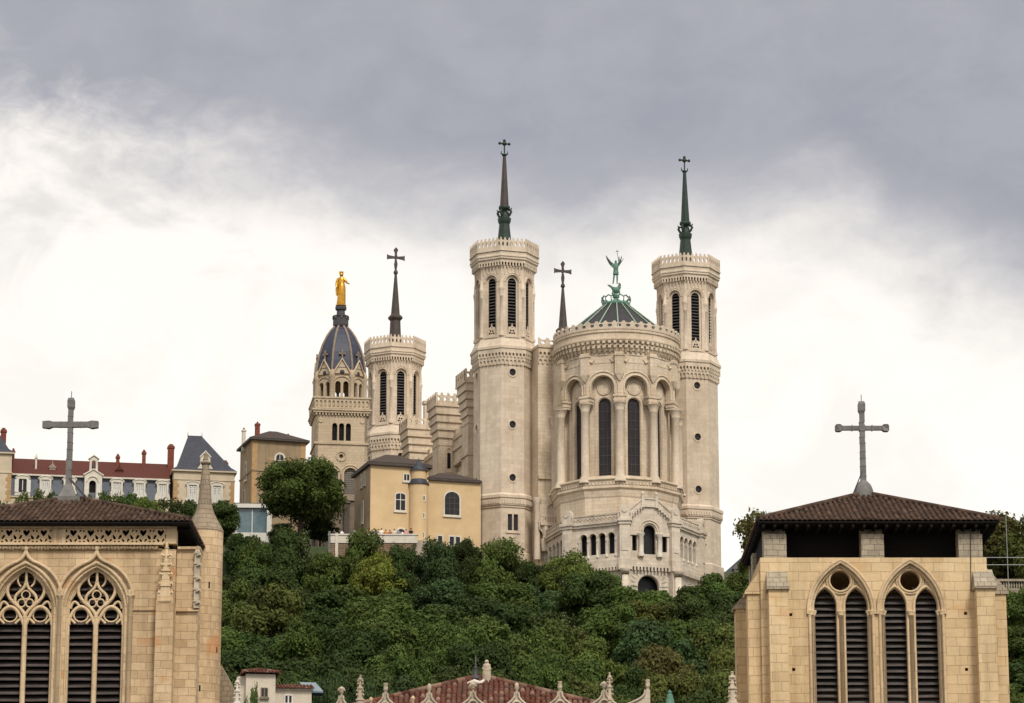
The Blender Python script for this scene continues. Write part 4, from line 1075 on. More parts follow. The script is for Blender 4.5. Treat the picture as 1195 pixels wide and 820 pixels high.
# ------------------------------------------------------------------ white framed glass pavilion
YG = 464.0; G0 = P(272, 600, YG)
GP = thing('glass_pavilion', 'white framed flat roofed glass pavilion beside the big chestnut tree', 'pavilion', (G0.x, YG, 82), radians(4))
hg = lambda py: Z(py, YG) - 82
q = MB(); q.box(-.2, 5.6, -.4, 7, hg(592.5), hg(588)); q.box(4.85, 5.55, -.25, .5, 0, hg(592.4)); q.box(.1, .7, -.25, .5, 0, hg(592.4)); q.box(.7, 4.85, 0, 6.8, 0, hg(621)); q.box(.1, .7, .5, 6.8, 0, hg(621)); q.box(4.85, 5.5, .5, 6.8, 0, hg(621))
q.build('frame', WHITEC, GP)
q = MB(); q.box(.7, 4.85, .1, .16, hg(621), hg(592.5)); q.box(.75, .8, .17, 6.6, hg(621), hg(592.5)); q.build('glazing_or_dark_sheet', BLUGL, GP)
q = MB()
for x in (2.75,): q.box(x - .07, x + .07, .0, .1, hg(621), hg(592.5))
q.build('mullion', WHITEC, GP)
q = MB(); q.box(.0, 5.4, -.2, 6.8, hg(588), hg(586.6)); q.box(1.2, 4.2, 1.5, 5.5, hg(586.6), hg(584)); q.build('roof_plant', plain('grey_roof_felt', (.16, .14, .12), .9, .3, 2), GP)

# ------------------------------------------------------------------ terrace wall with railing in front of the houses
YT = 446.0
zter = Z(632, YT + 2)
q = MB(); xl, xr = X(383.5, 640, YT), X(482, 640, YT)
xm = X(437, 640, YT)
q.box(xl, xr, YT, YT + .8, 66, zter); ter = q.build('retaining_wall', RUBBLE)
tag(ter, 'rough brown rubble retaining wall below the terrace of visitors', 'wall')
q = MB(); q.box(xl, xr + .6, YT - .1, YT + .45, Z(633.5, YT), Z(624.5, YT)); q.box(xl - .1, xr + .7, YT - .2, YT + .55, Z(624.5, YT), Z(623, YT))
q.cur = 0; q.box(xm - 5.4, xm - 5.0, YT - .25, YT + .6, 66, Z(622, YT)); q.build('parapet', TRIM, ter)
q = MB(); q.box(xl - .05, xl + .25, YT - .25, YT + .5, 66, Z(620, YT)); q.tube([(X(404, 640, YT), YT - .1, 66), (X(404, 640, YT), YT - .1, Z(636, YT))], .08, 6); q.build('drainpipe', LEAD, ter)
q = MB(); q.box(xl, xr + 2, YT + .81, YT + 6.5, 70, zter - .02)
tag(q.build('terrace', plain('pale_gravel', (.42, .36, .28), .95, .15, 1)), 'pale gravel terrace behind the parapet', 'terrace', kind='structure')
q = MB()
for i in range(7): x = xl + .1 + i * .42; q.tube([(x, YT - 2.5, zter - 3), (x, YT - 2.5, zter + .9)], .03, 5)
# ------------------------------------------------------------------ right edge: railing, balustrade, slate roofed house
YB = 432.0
q = MB(); x0, x1 = X(1150, 680, YB), X(1330, 680, YB)
q.box(x0, x1, YB, YB + .5, Z(689, YB), Z(686.5, YB)); q.box(x0, x1, YB - .05, YB + .55, Z(678, YB), Z(675.5, YB)); q.box(x0, x1, YB + .05, YB + .6, 60, Z(689, YB))
x = x0 + .1
while x < x1:
    q.lathe([(.09, Z(686.5, YB)), (.06, Z(685.5, YB)), (.13, Z(682.5, YB)), (.06, Z(679.5, YB)), (.1, Z(678, YB))], 8, c=(x, YB + .25)); x += .34
tag(q.build('balustrade', GREYST), 'grey stone balustrade beside the right bell tower', 'balustrade')
YR = 425.0
q = MB()
for py in (650.5, 659): q.tube([(X(1120, py, YR), YR, Z(py, YR)), (X(1330, py, YR), YR, Z(py, YR))], .055, 6)
x = X(1176, 660, YR); q.tube([(x, YR, 60), (x, YR, Z(600, YR))], [.07, .05], 6); q.tube([(X(1290, 660, YR), YR, 60), (X(1290, 660, YR), YR, Z(640, YR))], .07, 6)
tag(q.build('railing', plain('grey_metal', (.30, .30, .29), .5, .2, 2, metal=.3)), 'thin grey metal railing with tall post at the right edge', 'railing')
YS = 505.0; S0 = P(858, 680, YS)
SH = thing('house', 'house with dark slate roof seen between right church tower and bell tower', 'house', (S0.x, YS, 80), radians(8))
hs_ = lambda py: Z(py, YS) - 80
q = MB(); q.box(-1.6, 9, 0, 9, 0, hs_(673)); q.box(-1.9, 9.2, -.3, 9.2, hs_(673), hs_(670.5)); w_ = q.build('wall', plain('brown_cream', (.34, .26, .2), .9, .2, 1), SH)
q = MB(); q.frustum((-2, 9.3, -.4, 9.3, hs_(670.5)), (3.2, 6.5, 3.5, 5.5, hs_(636)))
r_ = q.build('roof', SLATE, SH)
q = MB(); q.box(-.2, .7, -.2, 1.5, hs_(670), hs_(664)); q.add([(-.4, -.3, hs_(664)), (.9, -.3, hs_(664)), (.25, -.3, hs_(658)), (-.4, 2.4, hs_(664)), (.9, 2.4, hs_(664)), (.25, 2.4, hs_(658))], [(0, 1, 2), (0, 2, 5, 3), (1, 4, 5, 2)]); q.build('dormer', LEAD, r_)
q = MB(); q.tube([(3.2, 4.5, hs_(636)), (3.2, 4.5, hs_(630))], [.09, .02], 6); q.build('roof_finial', LEADD, r_)

# ------------------------------------------------------------------ small white house at the bottom left
YW = 238.0; W0 = P(287, 800, YW); zw0 = terr(W0.x, YW) - 1
SW = thing('house', 'small cream house with red tiled hipped roof among the trees', 'house', (W0.x, YW, zw0), radians(9))
hw = lambda py: Z(py, YW) - zw0
q = MB(); q.box(0, 2.15, 0, 2.6, 0, hw(786)); q.box(-.55, 0, .5, 2.6, 0, hw(788)); q.box(2.15, 4.85, .5, 3.2, 0, hw(803)); q.box(2.15, 4.95, .35, 3.3, hw(803), hw(801.5)); q.build('wall', plain('cream_wall', (.60, .52, .41), .9, .14, 1.2), SW)
def tiled(mb, A, B, C, D, sp=.24, rl=.36, rad=.088, lift=.045):
    # canal tiles: eave A->B, ridge D->C (C above B); half-round columns running up the slope, clipped by the hips
    A, B, C, D = map(V, (A, B, C, D)); e = (B - A); L = e.length; e.normalize()
    mid = (C + D) / 2; up = mid - A; up -= e * up.dot(e); Hs = up.length; up.normalize(); nr = e.cross(up).normalized()
    if nr.z < 0: nr = -nr
    a0 = (D - A).dot(e); a1 = L - (B - C).dot(e) if True else 0; a1 = (C - A).dot(e)
    n = max(1, int(L / sp)); s0 = L / n
    mb.add([A, B, C, D] if (C - D).length > 1e-4 else [A, B, C], [list(range(4 if (C - D).length > 1e-4 else 3))])
    for i in range(n):
        s = (i + .5) * s0
        Lm = Hs
        if s < a0: Lm = Hs * s / a0
        elif s > a1: Lm = Hs * (L - s) / max(1e-6, L - a1)
        k = 0; t = -.06
        while t < Lm - .02:
            t1 = min(t + rl + .05, Lm + .04)
            mb.tint = min(1, max(.02, random.gauss(.5, .22)))
            r0 = rad * random.uniform(1.0, 1.08); r1 = rad * .92; j = random.uniform(-.018, .018); vs = []
            for tt, rr, lf in ((t, r0, lift), (t1, r1, lift * .2)):
                for q_ in range(6):
                    w = pi * q_ / 5; vs.append(A + e * (s + j + rr * cos(w)) + up * tt + nr * (rr * sin(w) * .9 + lf))
            fs = [(q_, q_ + 1, q_ + 7, q_ + 6) for q_ in range(5)] + [tuple(range(6))]
            mb.add(vs, fs, True); t += rl; k += 1
    mb.tint = .2
def tiled_hip(mb, x0, x1, y0, y1, z, zt, ridge=0.0, rdir=0, **kw):
    cx, cy = (x0 + x1) / 2, (y0 + y1) / 2
    r0, r1 = (V((cx - ridge / 2, cy, zt)), V((cx + ridge / 2, cy, zt)))
    a, b, c, d = V((x0, y0, z)), V((x1, y0, z)), V((x1, y1, z)), V((x0, y1, z))
    mb.tint = .2
    tiled(mb, a, b, r1, r0, **kw); tiled(mb, b, c, r1, r1, **kw); tiled(mb, c, d, r0, r1, **kw); tiled(mb, d, a, r0, r0, **kw)
    for p, q_ in ((a, r0), (d, r0), (b, r1), (c, r1), (r0, r1)):      # hip and ridge tiles
        if (q_ - p).length < .1: continue
        n = max(1, int((q_ - p).length / .38))
        for i in range(n): mb.tint = .02 + .98 * random.random(); u = p.lerp(q_, i / n); w = p.lerp(q_, (i + 1.12) / n); mb.tube([u + V((0, 0, .07)), w + V((0, 0, .09))], [.13, .11], 7)
    mb.tint = .2
random.seed(3)
q = MB(); tiled_hip(q, -.28, 2.4, -.3, 2.9, hw(785), hw(779), 0.2); q.build('roof', TILER, SW)
q = MB(); q.tint = .3; tiled(q, (2.1, .2, hw(801.3)), (5.05, .2, hw(801.3)), (5.05, 2.2, hw(793)), (2.1, 2.2, hw(793))); q.build('roof', TILER, SW)
window(SW, F, 1.35, hw(812), hw(803), .38, (1, 0), sur=.07, mats=[plain('brown_frame', (.2, .16, .12)), DGLASS]); window(SW, T(0, .5, 0), 3.15, hw(818), hw(809.5), .46, (1, 0), sur=.07, mats=[WHITEC, DGLASS])
q = MB(); q.box(.45, .55, -.05, .02, hw(807), hw(804)); q.build('wall_vent', BROWNQ, SW)
q = MB(); q.add([(4.4, 1.5, hw(801)), (5.8, 1.5, hw(801)), (5.4, 3.2, hw(787)), (4.2, 3.2, hw(787)), (4.4, 1.5, hw(803)), (5.8, 1.5, hw(803)), (5.8, 3.2, hw(803)), (4.2, 3.2, hw(803))], [(0, 1, 2, 3), (0, 4, 5, 1), (1, 5, 6, 2), (3, 2, 6, 7), (0, 3, 7, 4)]); q.build('skylight', BLUGL, SW)
# ------------------------------------------------------------------ the cathedral: right bell tower
KP = .03835
def tower_frame(cx, Y0, label, cat):
    o = thing('bell_tower', label, cat, (X(cx, 720, Y0), Y0, GZ), 0)
    return o
YF = 145.0
RT = tower_frame(1021, YF, 'cathedral bell tower with plain pointed louvred windows and three short piers under its roof', 'bell tower')
hr = lambda py, Y=YF: Z(py, Y) - GZ
rx = lambda px, py=720: X(px, py, YF) - RT.location.x
ZW = hr(650.5)
D = 9.7; HW = 5.06
m = MB()
WIN = [(982, 945.5, 1018.5), (1063.8, 1027.5, 1100.5)]
holes = []
for c, a, b in WIN: holes.append(parch(rx(c), rx(b) - rx(a), 0.5, hr(714), hr(656.5), 14))
for px, py in ((923, 717), (925, 781), (1127, 715.5), (1126, 781)): c, z = rx(px), hr(py); holes.append(rect(c - .07, c + .07, z - .07, z + .07))
m.plate(rect(-HW, HW, 0, ZW), holes, 0, .55)
m.box(-HW, -HW + .6, .56, D, 0, ZW - .003); m.box(HW - .6, HW, .56, D, 0, ZW - .003); m.box(-HW + .6, HW - .6, D - .6, D, 0, ZW - .003)
m.box(-HW + .6, HW - .6, .56, D - .6, ZW - .5, ZW - .25)
wall = m.build('wall', GOLD, RT)
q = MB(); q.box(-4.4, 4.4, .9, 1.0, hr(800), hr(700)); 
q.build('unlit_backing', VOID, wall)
wobj = []
for c, a, b in WIN:
    cx = rx(c); w = rx(b) - rx(a); q = MB()
    zs = hr(714)
    lan = [(rx(c - 18.2), rx(c - 5) - rx(c - 31)), (rx(c + 18.2), rx(c + 31) - rx(c + 5))]
    hl = [parch(l, .99, .6, hr(706), hr(685.5), 10) for l, _ in lan] + [circ(cx, hr(676.5), .44, 24)]
    q.plate(parch(cx, w + .02, .5, zs, hr(656.3), 14), hl, .22, .5)
    # mouldings: outer arch rolls, lancet rolls, oculus ring
    def arc(cx_, w_, zs_, zt_, y, r, low=None): 
        pts = parch_pts(cx_, w_, zs_, zt_, 12); pts = [(pts[0][0], low if low is not None else zs_)] + pts + [(pts[-1][0], low if low is not None else zs_)]
        q.tube([(p[0], y, p[1]) for p in pts], r, 7)
    arc(cx, w + .20, zs, hr(653.2), -.06, .075, zs - .1); arc(cx, w + .02, zs, hr(656), -.02, .085, .5); arc(cx, w - .22, zs, hr(659.5), .12, .07, .5)
    for l, _ in lan: arc(l, 1.10, hr(706), hr(683), .20, .065, .6)
    for rr, y, t in ((.50, .18, .06), (.60, .2, .05)): q.tube([(cx + rr * cos(2 * pi * i / 24), y, hr(676.5) + rr * sin(2 * pi * i / 24)) for i in range(25)], t, 6)
    for x_, r_, y_ in ((cx - w / 2 + .02, .085, .0), (cx + w / 2 - .02, .085, .0), (cx, .10, .16), (cx - w / 2 + .16, .07, .12), (cx + w / 2 - .16, .07, .12)):   # colonnettes with capitals
        q.lathe([(r_, .5), (r_, hr(718)), (r_ * 1.5, hr(717.4)), (r_ * 1.2, hr(716.8)), (r_ * 2.1, hr(713.4)), (r_ * 2.1, hr(712.2)), (r_, hr(711.6))], 10, c=(x_, y_))
    o = q.build('window', GOLDC, wall); wobj.append(o)
def louvres(parent, spans, z0, z1, y, sp, mat, back=True):
    q = MB(); random.seed(9)
    for xa, xb in spans:
        z = z0
        while z < z1:
            j = random.uniform(-.012, .012); t = random.uniform(-.01, .01)
            q.add([(xa, y - .17, z + j), (xb, y - .17, z - j), (xb, y + .20, z + .24 - j + t), (xa, y + .20, z + .24 + j + t), (xa, y - .17, z - .04 + j), (xb, y - .17, z - .04 - j), (xb, y + .20, z + .20 - j + t), (xa, y + .20, z + .20 + j + t)],
                  [(0, 1, 2, 3), (4, 7, 6, 5), (0, 4, 5, 1), (1, 5, 6, 2), (2, 6, 7, 3), (3, 7, 4, 0)]); z += sp
    return q.build('louvre', mat, parent)
for o, (c, a, b) in zip(wobj, WIN): louvres(o, [(rx(c - 32), rx(c - 4)), (rx(c + 4), rx(c + 32))], hr(840), hr(684), .68, .279, LOUV)
# buttresses: two at the front, two at the sides, one stepped at the back left
def butt(M, w, d, z1, z2, name='buttress', cap=GREYST):
    q = MB(); q.M = M
    q.box(-w / 2, w / 2, -d, .1, 0, z1); q.cur = 1
    q.add([(-w / 2 - .09, -d - .12, z1), (w / 2 + .09, -d - .12, z1), (w / 2 + .09, .1, z1), (-w / 2 - .09, .1, z1), (-w / 2 - .09, -d - .12, z1 + .12), (w / 2 + .09, -d - .12, z1 + .12), (w / 2 + .02, .1, z2), (-w / 2 - .02, .1, z2), (w / 2 + .09, .1, z1 + .12), (-w / 2 - .09, .1, z1 + .12)],
          [(0, 1, 2, 3), (0, 4, 5, 1), (4, 7, 6, 5), (1, 5, 6, 2), (0, 3, 7, 4)])
    return q.build(name, [GOLD, cap], RT)
butt(T(rx(907), 0, 0), .82, .75, hr(691), hr(664)); butt(T(rx(1148.5), 0, 0), .82, .75, hr(690), hr(664))
butt(T(-HW, .75, 0) @ Rz(-pi / 2), 1.0, .58, hr(692), hr(660), cap=GOLD); butt(T(HW, .75, 0) @ Rz(pi / 2), 1.0, .85, hr(692), hr(658), cap=GREYST)
butt(T(-HW, 9.0, 0) @ Rz(-pi / 2), 1.2, .55, hr(713, 154), hr(690, 154)); butt(T(HW, 9.2, 0) @ Rz(pi / 2), 1.2, 1.0, hr(713, 154), hr(690, 154))
# stub piers holding the roof
ZE = hr(606, YF - .65)
for k, (x0, x1) in enumerate(((893, 919.5), (1007.5, 1034), (1121.5, 1149.5))):
    a, b = rx(x0), rx(x1); q = MB(); q.box(a, b, .02, 1.0, ZW - .01, hr(623)); q.box(a, b, .6, .98, hr(623), ZE - .2) 
    p = q.build('pier', GREYST, RT); dup(p, RT, (0, D - 1.02, 0))
for y in (4.7,):
    for sg in (-1, 1): q = MB(); q.box(sg * (HW - .5) - .5, sg * (HW - .5) + .5, y, y + 1, ZW - .01, hr(623)); q.build('pier', GREYST, RT)
q = MB(); q.box(-HW + 1.1, HW - 1.1, 1.6, D - 1.6, ZW - .3, ZE - .1); q.box(-HW + .2, -HW + .5, 1.0, D - 1.1, ZW, ZE - .1); q.box(HW - .5, HW - .2, 1.0, D - 1.1, ZW, ZE - .1); q.box(-HW + .5, HW - .5, 1.2, 1.5, ZW + .1, ZE - .1)
q.build('timber_frame', WOODD, RT)
OV = .52
q = MB(); apex = Z(577.5, YF + D / 2) - GZ
random.seed(5); tiled_hip(q, -HW - OV + .42, HW + OV + .06, -OV, D + OV, ZE, apex, .25)
rf = q.build('roof', TILE, RT)
def eaves(parent, hw, d, ov, ze, x_off=.0, front=True):
    q = MB(); q.box(-hw - ov + x_off + .05, hw + ov + x_off - .05, -ov + .05, d + ov - .05, ze - .14, ze - .03)
    q.box(-hw - ov + x_off, hw + ov + x_off, -ov - .0, -ov + .05, ze - .12, ze - .03)
    n = int((2 * hw + 2 * ov) / .5)
    for i in range(n if front else 0): x = -hw - ov + x_off + .25 + i * .5; q.box(x - .06, x + .06, -ov + .06, 1.2, ze - .3, ze - .14)
    for i in range(int(d / .5)):
        y = .2 + i * .5
        for sg in (-1, 1): q.box(min(sg * (hw - .3), sg * (hw + ov - .08)) + x_off, max(sg * (hw - .3), sg * (hw + ov - .08)) + x_off, y - .06, y + .06, ze - .3, ze - .14)
    return q.build('eaves', WOODD, parent)
eaves(rf, HW - .18, D, OV, ZE, .24)
q = MB(); q.tube([(rx(1136), -.03, ZE - .3), (rx(1134), -.03, hr(690))], .02, 5); q.build('lightning_cable', LEADD, RT)

# stone-grey lead clad crosses standing on the two roofs
def big_cross(name, base, zt, za, arm, label, dome, Yc):
    o = thing(name, label, 'cross', tuple(base), 0)
    z0 = base.z; H = zt - z0; A = za - z0; q = MB()
    r = .115
    zz = .5
    while zz < H - .02:                                   # lead sleeves, one above the other
        e = min(zz + random.uniform(.26, .5), H)
        g = random.uniform(-.012, .012); w = r * (1.18 - .18 * min(1, zz / A)) 
        q.box(-w + g, w + g, -w, w, zz, e - .012); q.box(-w - .012 + g, w + .012 + g, -w - .012, w + .012, e - .035, e); zz = e
    shaft = q.build('shaft', LEAD, o)
    for sg in (-1, 1):
        q = MB(); q.M = Matrix.Scale(sg, 4, (1, 0, 0))
        if dome:
            q.box(r, arm - .2, -.10, .10, A - .10, A + .10);
            q.add([(arm - .34, -.11, A - .11), (arm - .24, -.16, A - .165), (arm - .06, -.16, A - .165), (arm, -.11, A - .11), (arm - .34, -.11, A + .11), (arm - .24, -.16, A + .165), (arm - .06, -.16, A + .165), (arm, -.11, A + .11),
                   (arm - .34, .11, A - .11), (arm - .24, .16, A - .165), (arm - .06, .16, A - .165), (arm, .11, A - .11), (arm - .34, .11, A + .11), (arm - .24, .16, A + .165), (arm - .06, .16, A + .165), (arm, .11, A + .11)],
                  [(0, 1, 2, 3, 7, 6, 5, 4), (8, 12, 13, 14, 15, 11, 10, 9), (0, 8, 9, 1), (1, 9, 10, 2), (2, 10, 11, 3), (3, 11, 15, 7), (7, 15, 14, 6), (6, 14, 13, 5), (5, 13, 12, 4), (4, 12, 8, 0)])
        else:
            q.add([(r, -.12, A - .13), (arm - .5, -.12, A - .12), (arm - .3, -.17, A - .19), (arm, -.14, A - .15), (arm, -.14, A + .15), (arm - .3, -.17, A + .17), (arm - .5, -.12, A + .13), (r, -.12, A + .13),
                   (r, .12, A - .13), (arm - .5, .12, A - .12), (arm - .3, .17, A - .19), (arm, .14, A - .15), (arm, .14, A + .15), (arm - .3, .17, A + .17), (arm - .5, .12, A + .13), (r, .12, A + .13)],
                  [(0, 1, 6, 7), (1, 2, 5, 6), (2, 3, 4, 5), (8, 15, 14, 9), (9, 14, 13, 10), (10, 13, 12, 11), (0, 8, 9, 1), (1, 9, 10, 2), (2, 10, 11, 3), (3, 11, 12, 4), (4, 12, 13, 5), (5, 13, 14, 6), (6, 14, 15, 7)])
        q.box(r + .33, r + .37, -.125, .125, A - .135, A + .135)
        q.build('cross_arm', LEAD, o)
    q = MB()
    w = .165; q.box(-w, w, -w, w, H - .42, H - .1); q.frustum((-w, w, -w, w, H - .1), (-.12, .12, -.12, .12, H + .02)); q.frustum((-r, r, -r, r, H - .55), (-w, w, -w, w, H - .42))
    g_ = MB(); g_.box(-.14, .14, -.14, .14, A - .14, A + .14); g_.build('cross_centre', LEAD, o)
    q.build('head', LEAD, o) if False else q.build('shaft_head', LEAD, o)
    q = MB()
    if dome: q.lathe([(.46, -.35), (.46, .0), (.44, .2), (.36, .42), (.22, .58), (.13, .66), (.13, .72)], 18)
    else: q.lathe([(.62, -.4), (.60, .0), (.5, .12), (.22, .62), (.17, .66), (.17, .7)], 4, pi / 4, smooth=False); q.box(-.62, .62, -.62, .62, -.4, -.02)
    q.build('base', LEAD, o)
    q = MB(); q.tube([(0, 0, H), (0, 0, H + .35)], .018, 5)
    q.build('lightning_rod', LEADD, o)
    q = MB(); sg = -1 if dome else 1; q.tube([(sg * .02, -.1, 1.15 if dome else .95), (sg * (.55 if dome else .95), -.25, -.1)], .03 if dome else .05, 6); q.build('brace', LEADD, o)
    return o
random.seed(11)
bp = P(1008, 578, YF + D / 2); big_cross('cross', V((bp.x, bp.y, bp.z + .05)), Z(469, YF + D / 2), Z(499.5, YF + D / 2), 1.26, 'grey lead cross with knobbed arms on a small dome, on the right bell tower', True, 0)

# ------------------------------------------------------------------ the cathedral: left bell tower, flamboyant windows
LT = tower_frame(62, YF, 'cathedral bell tower with flamboyant traceried windows and carved parapet', 'bell tower')
lx = lambda px, py=720: X(px, py, YF) - LT.location.x
HL = lx(205.5, 640); ZL = hr(641)
m = MB(); LW = [28, 111, -55]; holes = []
for c in LW: holes.append(parch(lx(c), 2.62, .5, hr(712), hr(661.5), 14))
m.plate(rect(-HL, HL, 0, ZL), holes, 0, .6)
m.box(-HL, -HL + .6, .6, D, 0, ZL - .003); m.box(HL - .6, HL, .6, D, 0, ZL - .003); m.box(-HL + .6, HL - .6, D - .6, D, 0, ZL - .003); m.box(-HL + .6, HL - .6, .6, D - .6, ZL - .4, ZL - .2)
m.box(lx(153.5), lx(184), -.12, .05, hr(712.5), hr(710.8)); m.box(lx(151.5), lx(205), -.05, .02, 0, hr(712.5))
lwall = m.build('wall', GOLDL, LT)
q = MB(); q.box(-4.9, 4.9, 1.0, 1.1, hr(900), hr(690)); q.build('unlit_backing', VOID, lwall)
def flam(c):
    cx = lx(c); q = MB(); s = KP / 3.417
    z = lambda zy: hr(580 + zy / 3.417)
    xx = lambda zx: cx + (zx - 378) * s
    def rib(pts, r, y=.30): q.tube([(xx(p[0]), y, z(p[1])) for p in pts], r * (1.35 if y > 0 else 1.1), 7)
    def both(pts, r, y=.30): rib(pts, r, y); rib([(756 - p[0], p[1]) for p in pts], r, y)
    # orders of the arch
    for w_, zt_, y_, r_ in ((3.02, 656.6, -.02, .085), (2.80, 659, .08, .075), (2.62, 661.5, .2, .07), (2.46, 664, .28, .06)):
        pts = parch_pts(cx, w_, hr(712), hr(zt_), 14); q.tube([(p[0], y_, p[1]) for p in [(pts[0][0], .5)] + pts + [(pts[-1][0], .5)]], r_, 7)
    # ogee hood rising to a point
    both(bez((230, 395), (236, 330), (280, 285), (330, 265), 8) + bez((330, 265), (356, 256), (370, 243), (378, 218), 6)[1:], .075, -.12)
    # mullion and lancet heads
    q.tube([(cx, .32, .5), (cx, .32, z(470))], .12, 8)
    for sg in (-1, 1): q.tube([(cx + sg * 1.24, .32, .5), (cx + sg * 1.24, .32, z(470))], .08, 7)
    both(bez((270, 505), (272, 470), (290, 435), (318, 432), 8) + bez((318, 432), (346, 435), (360, 470), (374, 505), 8)[1:], .06)
    both([(318 + 29 * cos(2 * pi * i / 16), 466 + 27 * sin(2 * pi * i / 16)) for i in range(17)], .032, .33)
    both(bez((274, 478), (285, 488), (292, 495), (296, 500), 5), .045); both(bez((364, 478), (350, 488), (344, 495), (340, 500), 5), .045)
    # great heart: two flowing curves, an inner dagger, side mouchettes
    both(bez((378, 470), (360, 425), (312, 418), (304, 372), 10) + bez((304, 372), (300, 335), (340, 322), (352, 296), 8)[1:], .060)
    both(bez((378, 468), (372, 440), (328, 430), (336, 395), 8) + bez((336, 395), (344, 370), (372, 372), (377, 332), 8)[1:], .052)
    rib([(378, 292), (378, 345)], .05)
    rib([(378 + 17 * cos(2 * pi * i / 14), 385 + 17 * sin(2 * pi * i / 14)) for i in range(15)], .03, .33)
    both([(362 + 15 * cos(2 * pi * i / 14), 418 + 16 * sin(2 * pi * i / 14)) for i in range(15)], .03, .33)
    both(bez((352, 300), (338, 318), (342, 340), (358, 352), 6), .035, .33)
    both(bez((276, 440), (284, 400), (298, 410), (312, 432), 8), .045)
    both(bez((306, 350), (300, 372), (282, 392), (274, 410), 6), .035, .33)
    q.lathe([(.06, z(218)), (.12, z(206)), (.1, z(198)), (0, z(192))], 8, c=(cx, -.12), cap=False)
    o = q.build('window', GOLDC, lwall)
    louvres(o, [(cx - 1.28, cx - .03), (cx + .03, cx + 1.28)], hr(840), hr(668), .66, .312, plain('brown_slate_louvre', (.105, .083, .075), .8, .45, 1.3, stretch=(1, 1, 5)) if 'brown_slate_louvre' not in MATS else MATS['brown_slate_louvre'])
for c in LW: flam(c)
for c in (69.5, 152, -13): q = MB(); q.lathe([(.13, .5), (.13, hr(697)), (.2, hr(695)), (.12, hr(693)), (.19, hr(689)), (.0, hr(687))], 10, c=(lx(c), -.02), cap=False); q.build('colonnette', GOLDC, lwall)
# carved cornice and the openwork parapet with hearts
q = MB(); q.box(-HL - .05, lx(189), -.28, .4, hr(636.8), hr(634.4)); q.box(-HL, lx(187), -.08, .3, hr(641.5), hr(640))
random.seed(21)
for i in range(70):
    x = -HL + .1 + i * (lx(187) + HL - .2) / 70; q.M = T(x, -.13, hr(639.3)) @ Matrix.Rotation(random.uniform(-1.2, 1.2), 4, 'Y'); q.lathe([(0, -.12), (.05, -.07), (.10, .02), (.07, .07), (0, .12)], 6, cap=False, ey=.8)
q.M = Matrix(); q.build('cornice', GOLDC, LT)
def heart(x, z, s):
    return [(x + s * a, z + s * b) for a, b in ((0, -.55), (.32, -.18), (.5, .12), (.47, .36), (.27, .45), (.08, .34), (0, .2), (-.08, .34), (-.27, .45), (-.47, .36), (-.5, .12), (-.32, -.18))]
def leaf2(x, z, a, l, w):
    o = []
    for i in range(10):
        t = 2 * pi * i / 10; p, r_ = l * cos(t), w * sin(t) * (1 + .35 * cos(t)); o.append((x + p * cos(a) - r_ * sin(a), z + p * sin(a) + r_ * cos(a)))
    return o
q = MB()
zp0, zp1 = hr(634.4), hr(615.5); zc = (zp0 + zp1) / 2
xs2 = sorted(lx(px, 625) for px in list(np.arange(85.5, 200, 20.4)[:6]) + list(np.arange(10.5, 55, 20.2)[:3]) + list(np.arange(-70, -5, 20.2)[:3]))
prev = -HL + .3
for i, x in enumerate(xs2):
    hl = [heart(x, zc + .13, .31)]
    for sg in (-1, 1):
        hl += [leaf2(x + sg * .262, zc - .07, -sg * 1.05, .125, .058), leaf2(x + sg * .11, zc - .215, sg * .95, .09, .046), leaf2(x + sg * .30, zc - .27, 0, .055, .035), leaf2(x + sg * .315, zc + .22, sg * 1.2, .06, .04)]
    nx = xs2[i + 1] if i + 1 < len(xs2) else None
    e = (x + nx) / 2 if nx is not None else lx(198, 625)
    q.plate(rect(prev, e, zp0, zp1), hl, -.02, .22); prev = e
q.box(-HL + .3, lx(198, 625), -.1, .25, zp1 - .06, zp1 + .08); 
for px in (64, 74.5, 196, -2, -80): x = lx(px, 625); q.box(x - .08, x + .08, -.07, .1, zp0, zp1)
q.box(lx(198, 625), lx(206, 625), -.05, .6, zp0, zp1 + .05); q.M = T(HL - .3, 0, 0) @ Rz(pi / 2); 
q.M = Matrix(); q.build('parapet', GOLDC, LT)
# buttresses with carved pinnacles
def carved_butt(x0, x1, d, z_top, py0, py1, y_base, ext):
    w = x1 - x0; cx = (x0 + x1) / 2; q = MB(); q.box(x0, x1, y_base - d, y_base + ext, 0, z_top)
    q.frustum((x0, x1, y_base - d, y_base + ext, z_top), (cx - w * .28, cx + w * .28, y_base - d * .55, y_base + ext, hr(py0 - 35)))
    p = q.build('buttress', GOLDL, LT)
    q = MB(); b = w * .33; yb = y_base - d * .62
    q.frustum((cx - b, cx + b, yb - b, yb + b, z_top + .1), (cx - b * .8, cx + b * .8, yb - b * .8, yb + b * .8, hr(py0 - 18)))
    q.frustum((cx - b * .8, cx + b * .8, yb - b * .8, yb + b * .8, hr(py0 - 18)), (cx - .06, cx + .06, yb - .06, yb + .06, hr(py1)))
    q.lathe([(.05, hr(py1)), (.12, hr(py1) + .06), (.05, hr(py1) + .14), (.09, hr(py1) + .2), (0, hr(py1) + .3)], 8, c=(cx, yb), cap=False)
    for py in np.linspace(py0, py1 + 8, 6):
        f = .45 + .55 * (py - py1) / (py0 - py1)
        for sg in (-1, 1):
            q.tube([(cx + sg * b * .5 * f, yb - b * .5, hr(py)), (cx + sg * (b * f + .08), yb - b * .6, hr(py) + .05), (cx + sg * (b * f + .11), yb - b * .6, hr(py) - .04)], [.05, .07, .03], 6)
    for rr in range(3): q.cbox(cx, yb, hr(py0 - 2 - rr * 18), b * 2.3 - rr * .1, b * 2.3 - rr * .1, .07)
    q.build('pinnacle', GOLDC, p)
